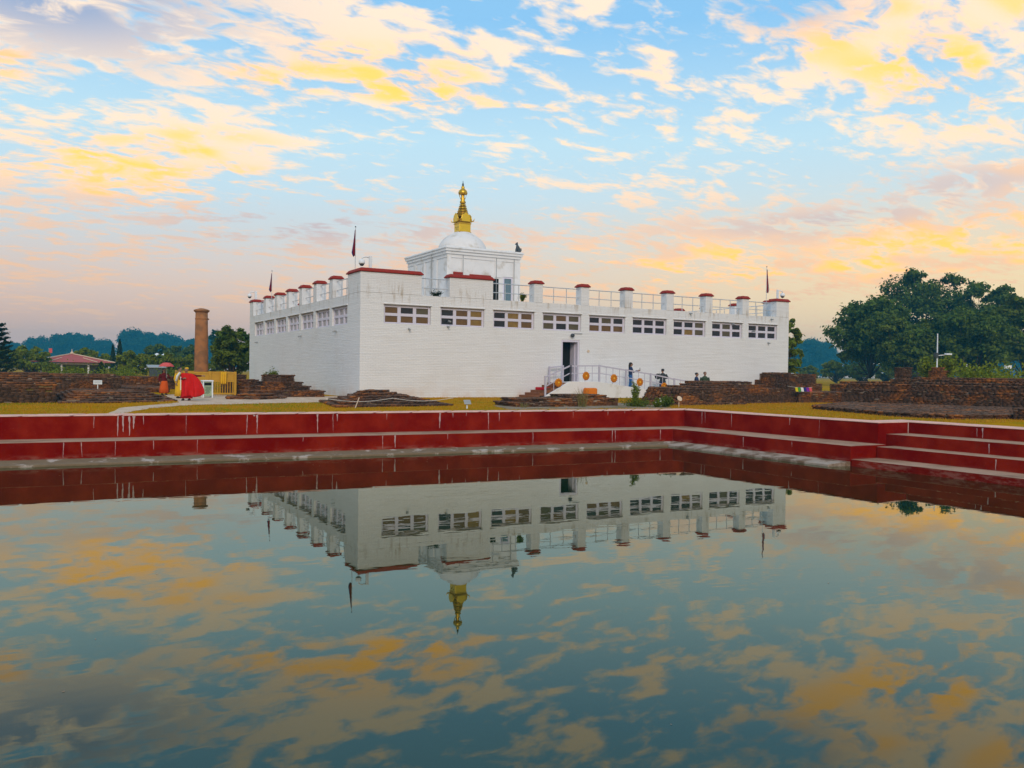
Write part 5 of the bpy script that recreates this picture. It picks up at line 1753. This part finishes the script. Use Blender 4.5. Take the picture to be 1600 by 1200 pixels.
# bunting flags by the pavilion
for (x, y, zt, mtn, lab) in ((-15.1, 98, 4.5, 'cloth_pink', 'pink banner on a pole left of the pavilion roof ridge'), (-10.0, 104, 4.6, 'cloth_orange', 'orange red flag on a pole right of the pavilion ridge')):
    r_ = empty('banner_pole', (x, y, 0), lab, 'flag')
    MB().tube([(x, y, 0), (x, y, zt)], 0.04, 6).build('pole', 'grey_metal', r_)
    MB().box(x + 0.04, y - 0.01, zt - 0.75, x + 0.45, y + 0.01, zt - 0.05).build('cloth', mtn, r_)
# low dark hut among the bushes
hut = empty('garden_shed', (-4.0, 62, 0), 'small grey roofed shed among the bushes left of the people', 'shed')
MB().box(-4.9, 61.2, 0, -3.4, 62.6, 1.75).build('wall', 'dark_metal', hut)
MB().add([(-5.2, 61.0, 1.75), (-3.1, 61.0, 1.75), (-3.1, 62.8, 2.05), (-5.2, 62.8, 2.05)], [(0, 1, 2, 3)]).build('roof', 'grey_metal', hut, solid=0.08)

# lamp pole, thin poles, blue board and parked van beyond the right ruin
lp = empty('lamp_pole', (38.0, -12.6, 0), 'tall thin white pole with lamp arm above the right ruin', 'lamp')
MB().tube([(38, -12.6, 0), (38, -12.6, 4.8)], [0.06, 0.035], 8).build('pole', 'sign_white', lp)
MB().bar((38, -12.6, 3.25), (39.0, -12.9, 3.35), 0.05).build('arm', 'sign_white', lp)
MB().box(38.5, -13.0, 3.3, 39.1, -12.8, 3.42).build('lamp_head', 'sign_white', lp, bevel=0.02)
MB().box(37.75, -12.72, 3.1, 38.0, -12.5, 3.45).build('control_box', 'dark_metal', lp, bevel=0.02)
tp = empty('thin_pole', (49.3, -7.6, 0), 'thin short white pole right of the lamp pole', 'pole')
MB().tube([(49.3, -7.6, 0), (49.3, -7.6, 2.75)], 0.04, 6).build('shaft', 'sign_white', tp)
MB().ball((49.3, -7.6, 2.78), 0.06, n=8, m=6).build('knob', 'sign_white', tp)
bb = empty('blue_board', (52.2, -9.2, 0), 'bright blue board with white top among the right trees', 'sign')
MB().box(52.0, -9.5, 1.6, 52.8, -9.4, 2.6).build('board', 'blue_board', bb)
MB().box(51.6, -9.55, 2.5, 52.3, -9.35, 2.78).build('white_top', 'sign_white', bb)
MB().box(52.3, -9.45, 0, 52.4, -9.35, 1.6).build('post', 'grey_metal', bb)

# ------------------------------------------------------------------ people
def place(x, y, z, rz, s=1.0):
    return Matrix.Translation((x, y, z)) @ Matrix.Rotation(rz, 4, 'Z') @ Matrix.Scale(s, 4)


def hand(b_, wrist, d, palm_n, s=1.0):
    """palm, four fingers of unequal length and a thumb; d points along the hand"""
    w = Vector(wrist)
    d = Vector(d).normalized()
    pn = Vector(palm_n).normalized()
    sd = d.cross(pn).normalized()
    b_.tube([w, w + d * 0.045, w + d * 0.09], [(0.028, 0.02), (0.042, 0.022), (0.042, 0.018)], 10)
    for k, (o_, L) in enumerate(((-0.03, 0.062), (-0.010, 0.075), (0.011, 0.070), (0.031, 0.055))):
        p0 = w + d * 0.08 + sd * o_
        p1 = p0 + d * L * 0.55 + pn * 0.012
        p2 = p0 + d * L * 0.85 + pn * 0.035
        b_.tube([p0, p1, p2], [0.0100, 0.0095, 0.0085], 7)
    t0 = w + d * 0.03 - sd * 0.03
    b_.tube([t0, t0 - sd * 0.028 + d * 0.022, t0 - sd * 0.030 + d * 0.055 + pn * 0.015], [0.012, 0.011, 0.0095], 7)


def head(b_, c, look=0.0):
    """skull, jaw, nose, ears; faces -Y turned by look"""
    cx2, cy2, cz2 = c
    rx = lambda x, y: (cx2 + x * math.cos(look) - y * math.sin(look), cy2 + x * math.sin(look) + y * math.cos(look))
    b_.ball((cx2, cy2, cz2 + 0.02), 0.078, 0.095, 0.105, 14, 10)
    j = rx(0, -0.025)
    b_.ball((j[0], j[1], cz2 - 0.065), 0.058, 0.062, 0.055, 12, 8)
    nz = rx(0, -0.098)
    b_.ball((nz[0], nz[1], cz2 - 0.015), 0.014, 0.018, 0.022, 8, 6)
    for s in (-1, 1):
        e_ = rx(s * 0.082, 0.005)
        b_.ball((e_[0], e_[1], cz2 - 0.005), 0.012, 0.02, 0.03, 8, 6)


def person(label, loc, rz, s, top, bottom, arms, hair='short', shoes='shoe', legs=0.0, group=None, lookz=0.0, skirt=None, cat='person'):
    """arms: two lists of shoulder-elbow-wrist points (local, facing -Y) plus hand direction and palm normal"""
    root = empty('person', loc, label, cat, group)
    xf = place(*loc, rz, s) @ Matrix.Diagonal((1.22, 1.22, 1.0, 1.0))
    body = MB()
    hips = [(-0.09, 0, 0.90), (0.09, 0, 0.90)]
    feet = [(-0.10, -0.16 * legs, 0.07), (0.10, 0.16 * legs, 0.07)]
    knees = [(-0.10, -0.03 - 0.10 * legs, 0.49), (0.10, -0.03 + 0.04 * legs, 0.49)]
    body.tube([(0, 0, 0.86), (0, 0, 1.0), (0, 0.01, 1.15), (0, 0, 1.30), (0, 0.01, 1.42)], [(0.15, 0.10), (0.135, 0.095), (0.13, 0.09), (0.165, 0.105), (0.08, 0.06)], 14)
    body.tube([(0, 0.01, 1.38), (0, 0.0, 1.52)], [0.055, 0.05], 10)
    head(body, (0, -0.01, 1.61), lookz)
    for h_, k, f in zip(hips, knees, feet):
        body.tube([h_, k, f], [0.085, 0.055, 0.04], 10)
        body.tube([(f[0], f[1] + 0.04, 0.04), (f[0], f[1] - 0.14, 0.03)], [0.04, 0.03], 8)
    for (sh, elb, wr, hd, pn) in arms:
        body.tube([sh, elb, wr], [0.045, 0.036, 0.026], 10)
        hand(body, wr, hd, pn)
    body.build('body', 'skin', root, remesh=0.011, xf=xf)
    jk = MB()
    jk.tube([(0, 0, 0.84), (0, 0, 1.0), (0, 0.01, 1.15), (0, 0, 1.30), (0, 0.01, 1.41), (0, 0.01, 1.45)], [(0.175, 0.125), (0.16, 0.115), (0.155, 0.112), (0.19, 0.125), (0.12, 0.085), (0.065, 0.06)], 16)
    for (sh, elb, wr, hd, pn) in arms:
        e2 = Vector(elb) + (Vector(wr) - Vector(elb)) * 0.92
        jk.tube([Vector(sh) * 0.9 + Vector((0, 0, sh[2] * 0.1)), elb, e2], [0.068, 0.055, 0.044], 10)
    jk.build('jacket', top, root, remesh=0.016, xf=xf)
    tr_ = MB()
    if skirt:
        n = 28
        prof = [(0.16, 0.92), (0.19, 0.75), (0.22, 0.45), (0.25, 0.12)]
        vs, fs = [], []
        for (r_, z) in prof:
            for k in range(n):
                a = 2 * math.pi * k / n
                rr = r_ * (1 + 0.07 * math.sin(7 * a) * (0.95 - z))
                vs.append((rr * math.cos(a), rr * 0.78 * math.sin(a), z))
        for i in range(len(prof) - 1):
            fs += [(i * n + k, (i + 1) * n + k, (i + 1) * n + (k + 1) % n, i * n + (k + 1) % n) for k in range(n)]
        MB().add(vs, fs).build('skirt', skirt, root, smooth=True, solid=0.012, xf=xf)
    else:
        for h_, k, f in zip(hips, knees, feet):
            tr_.tube([(h_[0], h_[1], 0.93), k, (f[0], f[1], 0.08)], [0.105, 0.075, 0.062], 10)
        tr_.ball((0, 0, 0.9), 0.165, 0.115, 0.10)
        tr_.build('trousers', bottom, root, remesh=0.016, xf=xf)
    for f in feet:
        MB().tube([(f[0], f[1] + 0.06, 0.045), (f[0], f[1] - 0.06, 0.05), (f[0], f[1] - 0.17, 0.035)], [(0.045, 0.045), (0.05, 0.048), (0.035, 0.03)], 10).build('shoe', shoes, root, smooth=True, xf=xf)
    rx = lambda x, y: (x * math.cos(lookz) - y * math.sin(lookz), -0.01 + x * math.sin(lookz) + y * math.cos(lookz))
    for sgn in (-1, 1):
        e_ = rx(sgn * 0.032, -0.088)
        MB().ball((e_[0], e_[1], 1.615), 0.011, 0.009, 0.008, 8, 6).build('eye', 'hair', root, xf=xf)
    mth = rx(0, -0.088)
    MB().ball((mth[0], mth[1], 1.545), 0.022, 0.008, 0.006, 8, 6).build('mouth', 'cloth_maroon', root, xf=xf)
    hb = MB()
    hc = rx(0, 0.018)
    if hair == 'cap':
        hb.ball((hc[0], hc[1], 1.675), 0.088, 0.102, 0.07, 14, 8)
        hb.build('cap', 'cloth_yellow', root, smooth=True, xf=xf)
    else:
        hb.ball((hc[0], hc[1], 1.655), 0.09, 0.10, 0.09, 14, 10)
        if hair == 'long':
            hb.tube([(hc[0], hc[1] + 0.02, 1.66), (hc[0], hc[1] + 0.06, 1.52), (hc[0], hc[1] + 0.08, 1.28)], [(0.085, 0.08), (0.09, 0.055), (0.06, 0.03)], 12)
        hb.build('hair', 'hair', root, remesh=0.012, xf=xf)
    return root, xf


ARM_L = lambda: ((0.20, 0.01, 1.36), (0.25, 0.03, 1.08), (0.24, -0.05, 0.84), (0, -0.15, -1), (-1, 0, 0))
ARM_R = lambda: ((-0.20, 0.01, 1.36), (-0.25, 0.03, 1.08), (-0.24, -0.05, 0.84), (0, -0.15, -1), (1, 0, 0))
GPP = 'visitors on the entrance ramp'
# facing camera right: local -Y turned to world +X means rz = +90 deg
r_, xf = person('woman with long dark hair in navy jacket and jeans holding up a phone', (19.75, -1.3, floor_z(19.75)), R(62), 1.10, 'cloth_navy', 'cloth_blue',
                [((0.19, 0.0, 1.36), (0.20, -0.14, 1.12), (0.10, -0.40, 1.20), (-0.1, -1, 0.35), (-1, 0, 0.3)), ((-0.19, 0.0, 1.36), (-0.22, -0.10, 1.10), (-0.02, -0.36, 1.18), (0.1, -1, 0.3), (1, 0, 0.2))],
                'long', legs=0.3, group=GPP)
ph = MB().box(-0.04, -0.50, 1.24, 0.04, -0.485, 1.40).build('phone', 'dark_void', None, bevel=0.006, xf=xf)
tag(ph, 'dark phone held up by the woman in the navy jacket', 'phone')
r_, xf = person('person in dark clothes with a bag turned to the wall on the ramp', (22.75, -1.2, floor_z(22.75)), R(165), 1.10, 'cloth_charcoal', 'cloth_navy',
                [((0.20, 0.0, 1.36), (0.30, -0.05, 1.12), (0.14, -0.24, 1.16), (-0.7, -0.5, 0.2), (0, -1, 0)), ((-0.20, 0.0, 1.36), (-0.33, -0.02, 1.12), (-0.18, -0.22, 1.06), (0.7, -0.5, 0.1), (0, -1, 0))],
                'short', legs=0.5, group=GPP)
bg_ = MB().ball((0.30, 0.02, 1.22), 0.17, 0.13, 0.20, 14, 10).tube([(0.16, 0.02, 1.44), (0.26, 0.1, 1.40), (0.33, 0.1, 1.34)], 0.02, 6)
tag(bg_.build('shoulder_bag', 'cloth_charcoal', None, remesh=0.02, xf=xf), 'dark shoulder bag carried by the person in dark clothes', 'bag')
r_, xf = person('person in blue jacket with a red bundle above the big brick ruin', (24.85, -2.5, 0), R(40), 1.06, 'cloth_navy', 'cloth_charcoal',
                [((0.20, 0.0, 1.36), (0.25, -0.08, 1.10), (0.10, -0.26, 1.10), (-0.7, -0.6, 0), (0, 0, 1)), ((-0.20, 0.0, 1.36), (-0.25, -0.08, 1.10), (-0.10, -0.26, 1.10), (0.7, -0.6, 0), (0, 0, 1))],
                'short', legs=0.1, group=GPP)
bd_ = MB().ball((0, -0.30, 1.02), 0.17, 0.12, 0.16, 12, 8).ball((0.06, -0.32, 0.92), 0.12, 0.10, 0.10, 10, 8)
tag(bd_.build('cloth_bundle', 'cloth_orange', None, remesh=0.02, xf=xf), 'red orange bundle held by the person in the blue jacket', 'bundle')
person('person in dark green jacket beside the one with a red bundle', (25.65, -2.5, 0), R(-30), 1.10, 'cloth_green', 'cloth_charcoal', [ARM_L(), ARM_R()], 'short', legs=0.1, group=GPP)

# people in robes by the golden fence
mk, xf = person('person in a red robe holding the cloth spread wide beside the path', (-10.55, -3.4, 0), R(-25), 0.99, 'cloth_maroon', 'cloth_maroon',
                [((0.19, 0.0, 1.36), (0.42, 0.05, 1.30), (0.66, -0.02, 1.30), (1, 0, -0.1), (0, -1, 0)), ((-0.20, 0.0, 1.36), (-0.24, -0.10, 1.12), (-0.05, -0.25, 1.15), (1, -0.4, 0.2), (0, -1, 0))],
                'cap', legs=0.7, skirt='cloth_red', lookz=R(-30))
nx, nz = 34, 16
vs, fs = [], []
for j in range(nz + 1):
    for i in range(nx + 1):
        s, t = i / nx, j / nz
        x = -0.16 + 0.70 * s + 0.22 * t * s + 0.05 * math.sin(3 * t) * s
        zt = 1.45 - 0.05 * s - 0.85 * max(0, s - 0.55) ** 1.5
        zb_ = 0.14 + 0.16 * s + 0.05 * math.sin(7 * s) + 0.25 * max(0, s - 0.85)
        yy = -0.19 + (0.075 * math.sin(13 * s + 2.2 * t) + 0.03 * math.sin(29 * s - 3 * t)) * (0.25 + t) + 0.10 * s - 0.10 * math.sin(math.pi * s) * t
        vs.append((x, yy, zt + (zb_ - zt) * t))
for j in range(nz):
    for i in range(nx):
        k = j * (nx + 1) + i
        fs.append((k, k + 1, k + nx + 2, k + nx + 1))
MB().add(vs, fs).build('spread_robe', 'cloth_red', mk, smooth=True, solid=0.015, xf=xf)
MB().box(-0.20, -0.20, 0.55, -0.165, -0.185, 1.25).build('white_sash', 'cloth_white', mk, xf=xf)
yp, xf = person('person in a yellow robe with white scarf behind the red robed one', (-10.35, 0.3, 0), R(35), 1.0, 'cloth_yellow', 'cloth_yellow', [ARM_L(), ARM_R()], 'short', skirt='cloth_yellow', lookz=0.2)
MB().tube([(-0.10, -0.13, 1.44), (-0.22, -0.10, 1.25), (-0.28, -0.08, 0.95)], [(0.05, 0.03), (0.07, 0.03), (0.06, 0.025)], 8).build('scarf', 'cloth_white', yp, smooth=True, xf=xf)
vs = []
for j in range(9):
    for i in range(13):
        s, t = i / 12, j / 8
        vs.append((0.02 + 0.42 * s, -0.19 + 0.05 * math.sin(8 * s + t), 1.40 - 0.1 * s + (-1.15) * t))
MB().add(vs, [(j * 13 + i, j * 13 + i + 1, j * 13 + i + 14, j * 13 + i + 13) for j in range(8) for i in range(12)]).build('robe_fold', 'cloth_yellow', yp, smooth=True, solid=0.015, xf=xf)
um, xf = person('person in dark maroon clothes under a pink parasol by the far ruin', (-10.35, 6.6, 0), R(10), 0.95, 'cloth_maroon', 'cloth_maroon',
                [((0.19, 0.0, 1.36), (0.24, -0.12, 1.12), (0.10, -0.24, 1.22), (-0.2, -0.2, 1), (-1, 0, 0)), ARM_R()], 'long', skirt='cloth_orange')
ps = empty('parasol', (-10.25, 6.35, 1.1), 'faded pink parasol held over the person in maroon', 'parasol')
MB().tube([(-10.25, 6.35, 1.05), (-10.25, 6.35, 1.95)], 0.012, 6).build('handle', 'grey_metal', ps)
n = 16
vs = [(-10.25, 6.35, 2.02)]
for r_, z in ((0.2, 1.98), (0.36, 1.88), (0.46, 1.76)):
    vs += [(-10.25 + r_ * math.cos(2 * math.pi * k / n), 6.35 + r_ * math.sin(2 * math.pi * k / n), z + (0.02 if k % 2 else 0)) for k in range(n)]
fs = [(0, 1 + k, 1 + (k + 1) % n) for k in range(n)]
for q in range(2):
    fs += [(1 + q * n + k, 1 + (q + 1) * n + k, 1 + (q + 1) * n + (k + 1) % n, 1 + q * n + (k + 1) % n) for k in range(n)]
MB().add(vs, fs).build('canopy', 'cloth_pink', ps, solid=0.008)

# ------------------------------------------------------------------ haze
hz = MB().box(-1212, -1212, -3.0, 1212, 1212, 47)
hm = bpy.data.materials.new('haze')
hm.use_nodes = True
H_ = NT(hm.node_tree)
H_.n.clear()
pvn = H_.new('ShaderNodeVolumePrincipled')
pvn.inputs['Color'].default_value = (0.06, 0.46, 0.68, 1)
pvn.inputs['Density'].default_value = 0.0006
H_.l.new(pvn.outputs[0], H_.new('ShaderNodeOutputMaterial').inputs['Volume'])
M['haze'] = hm
tag(hz.build('haze', 'haze'), 'thin blue evening haze filling the air', 'haze', kind='stuff')
